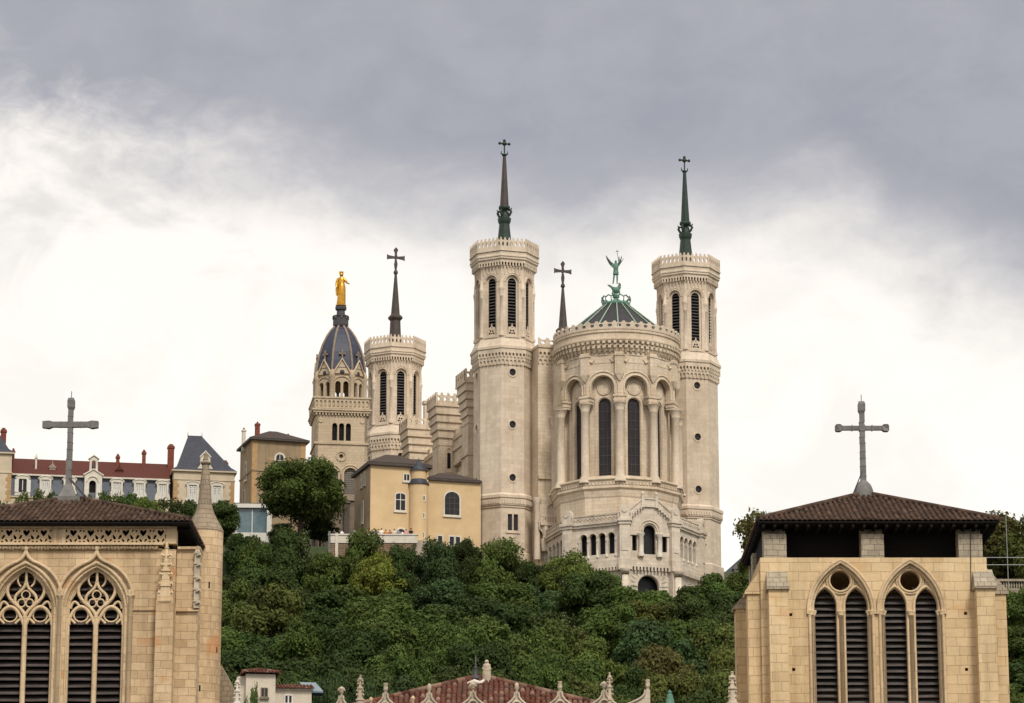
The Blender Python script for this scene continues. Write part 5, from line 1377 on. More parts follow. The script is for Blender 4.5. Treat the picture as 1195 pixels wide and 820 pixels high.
carved_butt(lx(183.5), lx(204), .7, hr(707), 706, 643, 0, .3)
q = MB(); q.box(lx(204), lx(230), .25, 1.5, 0, hr(640)); q.box(lx(203.5), lx(231), .12, .3, hr(712.5), hr(710.8)); q.box(lx(205), lx(229.5), .18, .3, hr(637), hr(640.5))
q.box(lx(205), lx(231.5), .1, 1.6, hr(640), hr(637)); 
q.build('side_buttress', GOLDL, LT)
q = MB(); cx = lx(228.5)
q.box(cx - .12, cx + .12, .05, .4, hr(709), hr(643)); q.frustum((cx - .12, cx + .12, .05, .4, hr(643)), (cx - .03, cx + .03, .2, .26, hr(636)))
for py in (704, 690, 676, 660, 648): q.tube([(cx - .02, .02, hr(py)), (cx + .16, -.02, hr(py) + .06), (cx + .19, 0, hr(py) - .05)], [.05, .07, .03], 6); q.cbox(cx, .2, hr(py - 3), .3, .4, .06)
q.build('pinnacle', FINST, LT)
carved_butt(lx(-80), lx(-60), .7, hr(707), 706, 643, 0, .3)
# round stair turret with flared stone cap
YTU = 152.0
q = MB(); tx = X(236.5, 700, YTU) - LT.location.x; zt_ = lambda py: Z(py, YTU) - GZ
q.lathe([(.895, 0), (.895, zt_(621))], 32, c=(tx, YTU - YF), smooth=False)
tu = q.build('stair_turret', GOLDL, LT)
for k, (a_, py, w_, h_) in enumerate(((.42, 686, .035, .3), (.05, 806, .035, .28), (1.0, 760, .03, .25))):
    q = MB(); q.M = T(tx, YTU - YF, 0) @ Rz(a_) @ T(0, -.895, 0); q.box(-w_, w_, -.012, .05, zt_(py) - h_ / 2, zt_(py) + h_ / 2); q.build('slit_window', VOID, tu)
q = MB(); tx2 = X(243.0, 600, YTU) - LT.location.x
q.lathe([(.90, zt_(622)), (.92, zt_(620.5)), (.90, zt_(619)), (.74, zt_(612)), (.58, zt_(605)), (.44, zt_(598)), (.35, zt_(590)), (.29, zt_(578)), (.235, zt_(562)), (.185, zt_(548)), (.17, zt_(543)), (.26, zt_(540.5)), (.25, zt_(539)), (.12, zt_(537.5)), (.10, zt_(530)), (.05, zt_(529))], 24, c=(tx, YTU - YF), smooth=False)
o = q.build('turret_cap', CAPST, tu)
# roof
OVL = .62; zel = hr(608, YF - OVL)
q = MB(); q.box(-HL + .5, HL - .5, .5, D - .5, ZL - .1, zel - .1); q.build('timber_frame', WOODD, LT)
q = MB(); random.seed(6); apl = Z(582.5, YF + D / 2) - GZ; xo = .12
tiled_hip(q, -HL - OVL + xo, HL + OVL + xo - .1, -OVL, D + OVL, zel + .02, apl, .25)
lrf = q.build('roof', TILE, LT)
eaves(lrf, HL, D, OVL, zel + .02, xo - .05, False)
q = MB(); q.box(-HL + .2, -HL + .6, .4, D - .4, ZL, zel - .1); q.box(HL - .6, HL - .2, .4, D - .4, ZL, zel - .1); q.build('parapet', WOODD, LT)
q = MB(); xs_ = X(258, 780, 153) - LT.location.x; zz = lambda py: Z(py, 153) - GZ
q.add([(xs_, 8, zz(775)), (xs_ + 1.3, 8, zz(838)), (xs_ - 1, 8, zz(838)), (xs_, 12, zz(775)), (xs_ + 1.3, 12, zz(838)), (xs_ - 1, 12, zz(838))], [(0, 2, 1), (3, 4, 5), (0, 1, 4, 3), (1, 2, 5, 4), (0, 3, 5, 2)])
q.build('transept_roof', CAPST, LT)
bp = P(79.5, 581, YF + D / 2); big_cross('cross', V((bp.x, bp.y, bp.z + .0)), Z(465, YF + D / 2), Z(495.5, YF + D / 2), 1.30, 'grey lead cross with flared arms on a pyramid foot, on the left bell tower', False, 0)

# ------------------------------------------------------------------ the cathedral: choir roof and its row of gablets
YCQ = 131.0
CQ = thing('choir', 'cathedral choir with old red canal tile roof and a row of stone gablets', 'choir', (X(555, 800, YCQ), YCQ, GZ), 0)
cx_ = lambda px, Y=YCQ: X(px, 805, Y) - CQ.location.x
hq = lambda py, Y=YCQ: Z(py, Y) - GZ
q = MB(); q.box(cx_(392), cx_(757), -.1, .3, 0, hq(826)); q.box(cx_(392), cx_(757), .3, 14, 0, hq(836)); 
q.build('wall', GOLD, CQ)
YA = YCQ + 5.6; q = MB(); random.seed(8)
apx = P(552, 793, YA); az = apx.z - GZ; ze_ = az - 2.75
tiled_hip(q, -8.6, 8.9, .4, 10.8, ze_, az, .7, sp=.215, rad=.098)
q.build('roof', TILER, CQ)
g0 = None
def gablet(px, pyt, half=0):
    q = MB(); x = cx_(px); w = .92; zt = hq(pyt + 10); zb = hq(824)
    out = []
    if half != 1: out += [(x - w, zb)]
    R = [(.07, zt), (.09, zt - .18), (.18, zt - .32), (.34, zt - .45), (.58, zt - .60), (w, zt - .68)]
    if half == 0: o = [(x - w, hq(835)), (x + w, hq(835))] + [(x + a, b) for a, b in reversed(R)] + [(x - a, b) for a, b in R]
    hl = [circ(x, zt - .55, .13, 14)] if half == 0 else []
    if half == 1: o = [(x - w * 1.5, hq(835)), (x + .09, hq(835)), (x + .09, zt)] + [(x - a * 1.5 if a > .1 else x - a, b - (a > .3) * .05) for a, b in R]
    q.plate(o, hl, -.05, .2)
    q.tube([(x + (a if half == 0 else -.01 * 0), -.08, b) for a, b in R] if half == 0 else [(x - a * 1.5, -.08, b) for a, b in R], .05, 6)
    if half == 0:
        q.tube([(x - a, -.08, b) for a, b in R], .05, 6); q.tube([(x + .19 * cos(2 * pi * i / 16), -.06, zt - .55 + .19 * sin(2 * pi * i / 16)) for i in range(17)], .045, 6)
        for sg in (-1, 1): q.tube([(x + sg * .3 + .11 * cos(2 * pi * i / 10), -.06, zt - .86 + .11 * sin(2 * pi * i / 10)) for i in range(11)], .035, 5)
    return q, x, zt
random.seed(14)
for px, py, kd in ((398.5, 802, 'rose'), (450, 799, 'stub'), (501, 799, 'knob'), (552, 797, 'rose'), (603, 798, 'knob'), (653.5, 797, 'stub'), (705, 796, 'rose'), (756, 795, 'half')):
    q, x, zt = gablet(px, py, 1 if kd == 'half' else 0)
    if kd == 'rose':
        q.lathe([(.06, zt - .05), (.05, zt + .12), (.11, zt + .16), (.06, zt + .22), (.14, zt + .27), (.12, zt + .33), (0, zt + .4)], 8, c=(x, .05), cap=False)
        for sg in (-1, 1): q.tube([(x, .0, zt + .2), (x + sg * .12, 0, zt + .26), (x + sg * .15, 0, zt + .2)], [.04, .05, .02], 6)
    elif kd in ('stub', 'half'): q.lathe([(.075, zt - .05), (.07, zt + .12), (.1, zt + .14), (.09, zt + .2), (.085, zt + .36), (.1, zt + .38), (.09, zt + .42)], 8, c=(x, .05))
    else: q.lathe([(.06, zt - .05), (.05, zt + .12), (.1, zt + .18), (.075, zt + .26), (.09, zt + .34), (0, zt + .42)], 8, c=(x, .05), cap=False)
    q.build('gablet', FINST, CQ)
def pinnacle(px, pyt, pyb, w, mat=FINST, Y=YCQ, parent=None, lab=None):
    q = MB(); H = (Z(pyt, Y) - Z(pyb, Y))
    q.lathe([(w, -1.2), (w, 0), (w * 1.25, .02), (w * 1.25, .07), (w * .85, .1), (w * .62, H * .45), (w * .9, H * .46), (w * .85, H * .52), (w * .5, H * .54), (w * .32, H * .78), (w * .7, H * .80), (w * .62, H * .86), (w * .25, H * .88), (w * .28, H * .95), (w * .42, H * .97), (0, H)], 8, pi / 8, smooth=False, cap=False)
    for f in (.2, .35, .62, .72):
        for k in range(4):
            a = k * pi / 2 + pi / 4; rr = w * (1.0 - f * .75); q.tube([(rr * .7 * cos(a), rr * .7 * sin(a), H * f), ((rr + .07) * cos(a), (rr + .07) * sin(a), H * f + .05)], [.03, .035], 5)
    o = q.build('pinnacle', mat, parent)
    p = P(px, pyb, Y); o.location = (p.x, p.y, p.z) if parent is None else (p.x - parent.location.x, p.y - parent.location.y, p.z - parent.location.z)
    return o
pinnacle(420.3, 787, 818, .15, parent=CQ); pinnacle(711.6, 784, 818, .13, parent=CQ)
for px, py in ((433, 815), (482, 813.5)): q = MB(); q.lathe([(.05, -.8), (.05, 0), (.09, .05), (.06, .12), (0, .18)], 8, cap=False); o = q.build('finial_knob', GOLDC, CQ); p = P(px, py + 3, YCQ - 1); o.location = p - CQ.location
q = MB(); p = P(555, 797, YA); zz = p.z; 
q.lathe([(.17, -.35), (.15, -.1), (.15, .12), (.26, .16), (.24, .22), (.1, .35), (.06, .62), (.09, .66), (.03, .72), (.025, 1.15), (0, 1.2)], 10, cap=False)
for sg in (-1, 1): q.tube([(0, 0, .6), (sg * .1, 0, .5), (sg * .12, 0, .35)], [.03, .035, .02], 5)
o = q.build('roof_finial', LEADD, CQ); o.location = V((p.x, p.y, p.z)) - CQ.location
q = MB(); q.tube([(-.32, -.2, .0), (-.05, -.3, .08), (.2, -.3, .0), (.36, -.2, .14)], [.07, .1, .1, .06], 7); o = q.build('ridge_flashing', TRIM, CQ); o.location = V((p.x, p.y - .3, p.z - .1)) - CQ.location
tag(pinnacle(855, 783, 822, .22, Y=138), 'slender crocketed stone pinnacle left of the right bell tower', 'pinnacle')
tag(pinnacle(276.7, 790, 822, .16, TRIM, Y=140), 'white stone pinnacle in front of the small cream house', 'pinnacle')
q = MB(); q.lathe([(.3, -1.5), (.24, -.3), (.12, .25), (.08, .3), (.1, .36), (0, .48)], 8, pi / 8, smooth=False, cap=False); o = q.build('spirelet', COPPER); o.location = P(781.8, 818, 134)
tag(o, 'small green copper spirelet tip above the bottom edge', 'spirelet')
# ------------------------------------------------------------------ statues
def robed_statue(name, label, base, H, mat, arms, lean=0.0, w=1.0, group=None):
    q = MB(); n = 28
    secs = [(0, .125, .115), (.03, .128, .118), (.12, .118, .108), (.25, .112, .100), (.40, .112, .095), (.52, .108, .088), (.60, .096, .078), (.665, .080, .064), (.72, .088, .068), (.775, .100, .070), (.815, .098, .060), (.838, .070, .050), (.855, .036, .038), (.868, .034, .038), (.885, .046, .052), (.915, .056, .062), (.945, .056, .062), (.972, .044, .048), (.99, .022, .024), (1.0, .004, .004)]
    vs, fs = [], []
    for f, a, b in secs:
        for i in range(n):
            t = 2 * pi * i / n
            k = 1 + (.075 * sin(9 * t + f * 7) * (1 if f < .6 else .35 if f < .8 else 0))
            vs.append(((a * cos(t) * w * k + lean * sin(f * pi) * .06) * H, (b * sin(t) * w * k - .02 * sin(f * pi)) * H, f * H))
    for j in range(len(secs) - 1):
        for i in range(n): fs.append((j * n + i, j * n + (i + 1) % n, (j + 1) * n + (i + 1) % n, (j + 1) * n + i))
    q.add(vs, fs, True); q.add([vs[i] for i in range(n)], [list(range(n))])
    for pts, rs in arms:
        q.tube([tuple(c * H for c in p) for p in pts], [r * H for r in rs], 8)
        e = V(pts[-1]) * H; d = (V(pts[-1]) - V(pts[-2])).normalized()          # open hand: palm and five fingers
        s_ = d.cross(V((0, 0, 1))); s_ = s_.normalized() if s_.length > .01 else V((1, 0, 0))
        u = .012 * H
        q.tube([e - d * u, e + d * u * 1.6], [u * .8, u * .9], 6)
        for kf, ln in ((-1.0, 1.3), (-.35, 1.9), (.3, 2.0), (.9, 1.6)): q.tube([e + d * u * 1.4 + s_ * kf * u * .6, e + d * u * (1.4 + ln) + s_ * kf * u * .8], [u * .26, u * .14], 5)
        q.tube([e + d * u * .2 + s_ * u * .7, e + d * u * 1.4 + s_ * u * 1.6], [u * .3, u * .16], 5)
    o = q.build(name, mat); o.location = base
    return o
Hv = Z(317.5, YCH) - Z(356, YCH)
o = robed_statue('statue', '', VIRGIN_BASE, Hv, GILT, [([(.085, 0, .80), (.13, -.02, .73), (.17, -.06, .665), (.235, -.09, .625)], [.044, .040, .030, .018]), ([(-.085, 0, .80), (-.125, -.01, .70), (-.135, -.03, .60), (-.13, -.07, .52)], [.042, .044, .038, .02])], .25, 1.02)
q = MB(); q.lathe([(.060 * Hv, .945 * Hv), (.064 * Hv, .96 * Hv), (.060 * Hv, .975 * Hv), (.066 * Hv, 1.005 * Hv)], 12, cap=False)
for k in range(8): a_ = k * pi / 4; q.tube([(.062 * Hv * cos(a_), .062 * Hv * sin(a_), .99 * Hv), (.068 * Hv * cos(a_), .068 * Hv * sin(a_), 1.025 * Hv)], [.06, .02], 5)
q.build('crown', GILT, o)
q = MB(); q.plate([(-.115, .80), (-.15, .66), (-.165, .45), (-.15, .30), (-.10, .28), (-.06, .5), (-.05, .78)], [], 0, .03); q.v = [(x * Hv, (y - .03) * Hv, z * Hv) for x, y, z in q.v]; q.build('cloak', GILT, o)
q = MB(); q.lathe([(.85, -.12), (.85, 0)], 12); q.build('plinth', GILT, o)
q = MB(); q.lathe([(0, -.03 * Hv), (.012 * Hv, -.012 * Hv), (.012 * Hv, .012 * Hv), (0, .03 * Hv)], 8, cap=False); o2 = q.build('nose', GILT, o); o2.location = (0, -.078 * Hv, .915 * Hv)
tag(o, 'gilded statue of a robed woman with arms lowered on the chapel dome', 'statue')

def skinned(name, joints, edges, mats, loc, rz=0, parent=None, sub=1):
    me = bpy.data.meshes.new(name); me.from_pydata([j[:3] for j in joints], edges, [])
    o = bpy.data.objects.new(name, me); COL.objects.link(o)
    md = o.modifiers.new('skin', 'SKIN'); md.use_smooth_shade = True
    for i, j in enumerate(joints):
        sv = me.skin_vertices[0].data[i]; r = j[3]; sv.radius = r if isinstance(r, tuple) else (r, r)
    me.skin_vertices[0].data[0].use_root = True
    s = o.modifiers.new('subdivision', 'SUBSURF'); s.levels = sub; s.render_levels = sub
    me.materials.append(mats); o.location = loc; o.rotation_euler = (0, 0, rz)
    if parent: o.parent = parent
    return o
# winged warrior angel, sword arm raised, over a dragon
Ha = 3.75
J = [(0, 0, .53, .075), (0, .0, .66, .085), (0, 0, .78, .095), (0, 0, .845, .035), (0, -.01, .90, .052), (0, 0, .965, .045),
     (.10, 0, .80, .035), (.14, -.03, .90, .030), (.13, -.05, 1.02, .022), (.13, -.05, 1.06, .016), (-.10, 0, .80, .035), (-.16, -.05, .70, .030), (-.07, -.12, .64, .024),
     (.045, 0, .49, .052), (.05, -.03, .28, .036), (.045, .01, .03, .026), (.05, -.06, .01, .022), (-.05, 0, .49, .052), (-.075, -.02, .28, .036), (-.11, .01, .03, .026), (-.12, -.06, .01, .022)]
E = [(0, 1), (1, 2), (2, 3), (3, 4), (4, 5), (2, 6), (6, 7), (7, 8), (8, 9), (2, 10), (10, 11), (11, 12), (0, 13), (13, 14), (14, 15), (15, 16), (0, 17), (17, 18), (18, 19), (19, 20)]
dz_ = V((0, 0, 1.15))
an = skinned('statue', [(x * Ha, y * Ha, z * Ha, r * Ha) for x, y, z, r in J], E, COPPER, ANGEL_BASE + dz_, -.05, sub=2)
tag(an, 'verdigris bronze winged angel with raised spear above the apse roof', 'statue')
q = MB(); q.lathe([(.075, .70), (.085, .60), (.105, .48), (.115, .40), (.11, .385)], 14, ey=.85, cap=False); q.v = [(x * Ha, y * Ha, z * Ha) for x, y, z in q.v]; q.build('tunic', COPPER, an)
def wing(sg, pts, tilt):
    q = MB(); q.plate([(sg * x, z) for x, z in pts], [], -.012, .02); q.M = Matrix()
    for i in range(1, 6):
        t = i / 6; q.tube([(sg * (.06 + .10 * t), .025, .78 + .05 * t), (sg * (.06 + .30 * t), .03, .78 + .40 * t)], [.010, .006], 5)
    q.v = [(x * Ha, (y + .055 + abs(x) * tilt) * Ha, z * Ha) for x, y, z in q.v]
    q.build('wing', plain('dark_bronze_wing', (.06, .085, .065), .6, .3, 2) if 'dark_bronze_wing' not in MATS else MATS['dark_bronze_wing'], an)
wp = [(.04, .80), (.10, .74), (.18, .76), (.26, .86), (.32, .98), (.365, 1.10), (.385, 1.20), (.37, 1.215), (.33, 1.14), (.27, 1.04), (.18, .93), (.10, .86)]
wing(-1, wp, .35); wing(1, [(x * .62, .80 + (z - .80) * .95) for x, z in wp], .6)
q = MB(); q.tube([(.13, -.06, .70), (.05, -.05, 1.36)], .010, 6); q.tube([(-.0, -.05, 1.30), (.12, -.05, 1.31)], .012, 6); q.v = [(x * Ha, y * Ha, z * Ha) for x, y, z in q.v]; q.build('spear', COPD, an)
q = MB()
for i in range(5): x = -.02 + i * .012; q.tube([(-.07 + i * .010, -.125, .64 - .005), (-.055 + i * .012, -.16, .625 - i * .004)], [.008, .005], 5)
for i in range(4): q.tube([(.118 + i * .009, -.055, 1.055), (.115 + i * .010, -.08, 1.075), (.12 + i * .009, -.07, 1.05)], [.007, .006, .004], 5)
q.v = [(x * Ha, y * Ha, z * Ha) for x, y, z in q.v]; q.build('finger', COPPER, an)
q = MB()                                                  # the dragon it stands on
q.tube([(-1.0, 0, .75), (-.7, -.05, .62), (-.35, 0, .35), (.1, .05, .25), (.45, 0, .55), (.55, -.1, 1.0), (.42, -.2, 1.15)], [.06, .14, .30, .40, .28, .18, .12], 9)
q.tube([(-.9, 0, .72), (-1.25, -.05, .95)], [.1, .03], 6); q.plate([(-.9, .9), (-.2, .45), (.0, .2), (-.3, .25), (-.75, .55), (-1.15, .9)], [], -.3, -.2); q.plate([(.2, .3), (.75, .9), (.7, 1.1), (.3, .8)], [], .2, .3)
q.lathe([(.15, -.45), (.45, -.1), (.55, .25), (.4, .5)], 10, ex=1.1)
o = q.build('dragon', COPPER); o.location = ANGEL_BASE + V((0, 0, .1)); o.rotation_euler = (0, 0, YAW)
o.location = V((0, 0, .1 - 1.15 - .0)); o.parent = an; o.rotation_euler = (0, 0, 0); o.location = V((0, 0, .12 - 1.15))
# stone figure on the choir ridge
Hs = 1.02
FIGST = plain('weathered_pale_stone', (.50, .40, .30), .9, .35, 4)
p = P(568, 794, YA); o = robed_statue('statue', '', V((p.x, p.y - .15, p.z - .18)), Hs, FIGST, [([(.09, -.01, .78), (.15, -.05, .62), (.06, -.13, .56)], [.05, .05, .022]), ([(-.09, -.01, .78), (-.15, -.05, .62), (-.05, -.13, .57)], [.05, .05, .022])], 0, 1.55)
tag(o, 'small pale stone statue of a veiled figure on the red tiled roof ridge', 'statue')
q = MB(); q.lathe([(.15, .70 * Hs), (.13, .78 * Hs), (.085, .86 * Hs), (.082, .93 * Hs), (.05, 1.0 * Hs), (0, 1.015 * Hs)], 14, c=(0, .03), cap=False); q.build('veil', TRIM, o)

# ------------------------------------------------------------------ visitors on the terrace
def person(x, y, z, rz, label, shirt, legs, hair, pose=0, hgt=1.7):
    ar = [((.2, 0, 1.38), (.24, .02, 1.12), (.25, -.10, .88)), ((.2, 0, 1.38), (.25, -.06, 1.14), (.16, -.34, 1.06)), ((.2, 0, 1.38), (.27, -.10, 1.30), (.14, -.28, 1.50))][pose]
    al = [((-.2, 0, 1.38), (-.24, .02, 1.12), (-.25, -.10, .88)), ((-.2, 0, 1.38), (-.25, -.06, 1.14), (-.16, -.34, 1.06)), ((-.2, 0, 1.38), (-.24, 0, 1.12), (-.24, -.12, .90))][pose]
    J = [(0, 0, .95, (.15, .11)), (0, 0, 1.15, (.14, .10)), (0, 0, 1.36, (.17, .11)), (0, 0, 1.47, .055), (0, -.02, 1.56, (.075, .09)), (0, -.01, 1.68, (.07, .085)),
         (*ar[0], .06), (*ar[1], .045), (*ar[2], .034), (*al[0], .06), (*al[1], .045), (*al[2], .034),
         (.09, 0, .86, .085), (.10, -.02, .48, .06), (.10, .02, .08, .042), (.10, -.12, .03, .035), (-.09, 0, .86, .085), (-.10, -.02, .48, .06), (-.10, .02, .08, .042), (-.10, -.12, .03, .035)]
    E = [(0, 1), (1, 2), (2, 3), (3, 4), (4, 5), (2, 6), (6, 7), (7, 8), (2, 9), (9, 10), (10, 11), (0, 12), (12, 13), (13, 14), (14, 15), (0, 16), (16, 17), (17, 18), (18, 19)]
    k = hgt / 1.75
    o = skinned('person', J, E, SKIN, (x, y, z), rz); o.scale = (k, k, k); tag(o, label, 'person', 'visitors on the terrace')
    q = MB(); q.lathe([(.19, .88), (.175, 1.0), (.165, 1.15), (.195, 1.32), (.19, 1.40), (.10, 1.455), (.07, 1.465)], 14, ey=.72, cap=False)
    for a in (ar, al): q.tube([a[0], a[1]], [.085, .062], 8)
    s = q.build('shirt', CLOTH, o); s.color = (*shirt, 1)
    q = MB(); q.lathe([(.185, .80), (.19, .90), (.17, .98)], 12, ey=.75)
    for sg in (-1, 1): q.tube([(sg * .09, 0, .86), (sg * .10, -.02, .48), (sg * .10, .02, .09)], [.105, .08, .065], 8)
    s = q.build('trousers', CLOTH, o); s.color = (*legs, 1)
    q = MB(); q.lathe([(.088, 1.56), (.105, 1.62), (.10, 1.70), (.06, 1.765), (0, 1.785)], 12, c=(0, .025), ey=1.1, cap=False); s = q.build('hair', CLOTH, o); s.color = (*hair, 1)
    q = MB(); q.add([(-.012, -.10, 1.60), (.012, -.10, 1.60), (0, -.135, 1.585), (0, -.10, 1.64)], [(0, 1, 2), (0, 2, 3), (1, 3, 2)])
    q.build('nose', SKIN, o)
BLK, BRN, GRYH = (.02, .018, .016), (.09, .05, .025), (.35, .33, .3)
PEOPLE = [(390, 0, 'person in dark jacket at the far left end of the terrace parapet', (.04, .04, .05), BLK, BLK, 1), (399, .4, 'person in white top standing among the trees left on the terrace', (.75, .74, .70), (.05, .06, .1), BRN, 0),
          (413.5, .2, 'person in grey shirt by the hooded buttress of the chapel', (.3, .3, .32), BLK, BLK, 0), (424, -.3, 'person in red top beside the house corner door', (.5, .08, .06), (.1, .1, .12), BRN, 0), (428.5, .5, 'person in pale pink top close to the house corner', (.62, .42, .38), BLK, GRYH, 0),
          (434, 0, 'person in black coat leaning on the parapet', (.02, .02, .025), BLK, BLK, 1), (438.5, .3, 'person in blue shirt next to the one in black', (.08, .12, .3), BLK, BRN, 1), (445, -.2, 'person in white shirt looking over the parapet', (.78, .76, .72), (.1, .12, .2), BLK, 1),
          (450, 0, 'person in orange top by the parapet', (.55, .2, .06), BLK, BRN, 0), (455, .4, 'person in dark red shirt by the parapet', (.28, .05, .05), BLK, BLK, 2), (460, 0, 'person in cream jacket at the middle of the parapet', (.6, .55, .45), (.2, .18, .15), BRN, 1),
          (465, .2, 'person in grey coat near the small arched doorway', (.25, .25, .26), BLK, GRYH, 1), (469.5, -.3, 'person in white dress near the arched doorway', (.8, .78, .75), (.8, .78, .75), BRN, 0), (474, .1, 'person in pink shirt right of the doorway', (.65, .3, .3), BLK, BLK, 1), (479.5, 0, 'tall person in black standing beside the stair turret', (.015, .015, .018), BLK, BLK, 0)]
random.seed(4)
for px, rz, lab, sh, lg, hr_, po in PEOPLE:
    Yp = YT + random.uniform(1.0, 2.2); person(X(px, 628, Yp), Yp, zter - .02, rz, lab, sh, lg, hr_, po, 1.86 if 'tall' in lab else random.uniform(1.6, 1.78))

# ------------------------------------------------------------------ trees
def crown_mesh(name, seed, nl, leaves, lsize, shape='round', zc0=.30):
    # leaf sprays spread over many uneven clumps; height 10, width about 8
    rg = np.random.default_rng(seed)
    cl = []
    for i in range(nl):
        for _ in range(50):
            d = rg.normal(size=3); d /= np.linalg.norm(d); rr = rg.uniform(.30, 1.12) ** .6
            p = d * rr
            if shape == 'tall': p *= (2.5, 2.5, 4.6)
            elif shape == 'wide': p *= (3.9, 3.9, 2.9)
            else: p *= (3.3, 3.3, 3.6)
            if p[2] > -2.8: break
        zt = (10 - (4.6 if shape == 'tall' else 2.9 if shape == 'wide' else 3.6) - .5)
        cl.append((p + (0, 0, zt), rg.uniform(.75, 1.55), rg.uniform(0, 1)))
    per = leaves // nl; P_, Nn, tn, sz = [], [], [], []
    for c, r, tt in cl:
        n = int(per * (r / 1.15) ** 2)
        d = rg.normal(size=(n, 3)); d[:, 2] = d[:, 2] * .9 + .25; d /= np.linalg.norm(d, axis=1)[:, None]
        rad = r * rg.uniform(.55, 1.08, n) * (1 + .22 * np.sin(d[:, 0] * 5 + tt * 9) * np.sin(d[:, 1] * 4 + tt * 5))
        P_.append(c + d * rad[:, None] * (1.15, 1.15, .85)); nn = d + rg.normal(size=(n, 3)) * .55 + (0, 0, .25); Nn.append(nn / np.linalg.norm(nn, axis=1)[:, None])
        tn.append(np.clip(rg.normal(.42, .16, n) + (tt - .5) * .45, .02, 1)); sz.append(lsize * rg.uniform(.6, 1.35, n))
    Pp = np.concatenate(P_); Nn = np.concatenate(Nn); tn = np.concatenate(tn); sz = np.concatenate(sz); n = len(Pp)
    a = np.cross(Nn, rg.normal(size=(n, 3))); a /= np.linalg.norm(a, axis=1)[:, None]; b = np.cross(Nn, a)
    k = .55
    v = np.stack([Pp - a * sz[:, None], Pp + b * sz[:, None] * k, Pp + a * sz[:, None], Pp - b * sz[:, None] * k], 1).reshape(-1, 3)
    me = bpy.data.meshes.new(name); me.vertices.add(4 * n); me.vertices.foreach_set('co', v.ravel())
    me.loops.add(4 * n); me.loops.foreach_set('vertex_index', np.arange(4 * n, dtype=np.int32))
    me.polygons.add(n); me.polygons.foreach_set('loop_start', np.arange(0, 4 * n, 4, dtype=np.int32))
    me.update(); me.validate()
    at = me.attributes.new('tint', 'FLOAT', 'FACE'); at.data.foreach_set('value', tn.astype(np.float32))
    me.materials.append(LEAF)
    tb = MB(); tb.tube([(0, 0, -2.5), (.05, 0, 1.2), (0, .1, 3.2), (.1, 0, 5.6), (0, 0, 8)], [.42, .32, .24, .15, .05], 9)
    for c, r, tt in cl[:14]:
        s0 = V((.05, .05, rg.uniform(2.2, 5))); e0 = V(c); tb.tube([s0, s0.lerp(e0, .5) + V((0, 0, .3)), e0], [.14, .09, .03], 6)
    t = tb.build('trunk', BARK); tm = t.data; bpy.data.objects.remove(t)
    return me, tm
PROTO = {
    'round1': crown_mesh('leaf_crown', 1, 38, 26000, .20), 'round2': crown_mesh('leaf_crown', 2, 44, 28000, .19), 'round3': crown_mesh('leaf_crown', 3, 34, 24000, .22),
    'wide1': crown_mesh('leaf_crown', 4, 44, 28000, .20, 'wide'), 'wide2': crown_mesh('leaf_crown', 5, 40, 26000, .20, 'wide'), 'tall1': crown_mesh('leaf_crown', 6, 38, 24000, .20, 'tall'), 'tall2': crown_mesh('leaf_crown', 7, 32, 22000, .20, 'tall'),
    'bush': crown_mesh('leaf_crown', 8, 46, 19000, .19, 'wide'), 'big': crown_mesh('leaf_crown', 9, 84, 44000, .17, 'wide'), 'thin': crown_mesh('leaf_crown', 10, 24, 5200, .24, 'round')}
PW = {'round': 8.6, 'wide': 9.8, 'tall': 6.8, 'bush': 9.8, 'big': 9.6, 'thin': 8.6}
TONE = {'dark': (.042, .064, .016), 'mid': (.066, .098, .021), 'light': (.096, .132, .027), 'yellow': (.165, .185, .030), 'olive': (.082, .098, .023), 'blue': (.048, .078, .026), 'brown': (.088, .090, .026)}
TW_ = {'dark': 'dark green', 'mid': 'mid green', 'light': 'light green', 'yellow': 'yellow green', 'olive': 'olive green', 'blue': 'bluish green', 'brown': 'brownish green'}
trg = random.Random(77)
def tree(px, py, Y, wpx, tone, proto, label, cat='tree', name='broadleaf_tree', group='trees on the wooded hillside', ground=None, hmin=4.5):
    x = X(px, py, Y); top = Z(py, Y); g = terr(x, Y) if ground is None else ground
    H = max(hmin, top - g); z0 = top - H; dep = 0
    s = wpx * Y / FPX * 1.02; k = s / PW[proto.rstrip('123')]
    if H > 13.5: z0 = top - 13.5; dep = (z0 - g) / 1.35; H = 13.5
    kz = H / 10
    if proto == 'bush': kz = max(kz * 1.0, .42)
    o = thing(name, label, cat, (x, Y, z0), trg.uniform(0, 6.28), group)
    o.scale = (k, k * trg.uniform(.9, 1.1), kz)
    cm, tm = PROTO[proto]
    c = bpy.data.objects.new('crown', cm); COL.objects.link(c); c.parent = o
    b = TONE[tone]; j = trg.uniform(.85, 1.18); c.color = (b[0] * j * trg.uniform(.92, 1.1), b[1] * j, b[2] * j, 1)
    t = bpy.data.objects.new('trunk', tm); COL.objects.link(t); t.parent = o
    if dep: sz_ = (9 + dep) / 10.5; t.scale = (1, 1, sz_); t.location = (0, 0, 8 - 8 * sz_)
    return o
tree(351, 537, 452.5, 112, 'mid', 'big', 'big dense dark chestnut tree with a wide round crown beside the chapel', 'tree', 'chestnut_tree', None, 84.0)
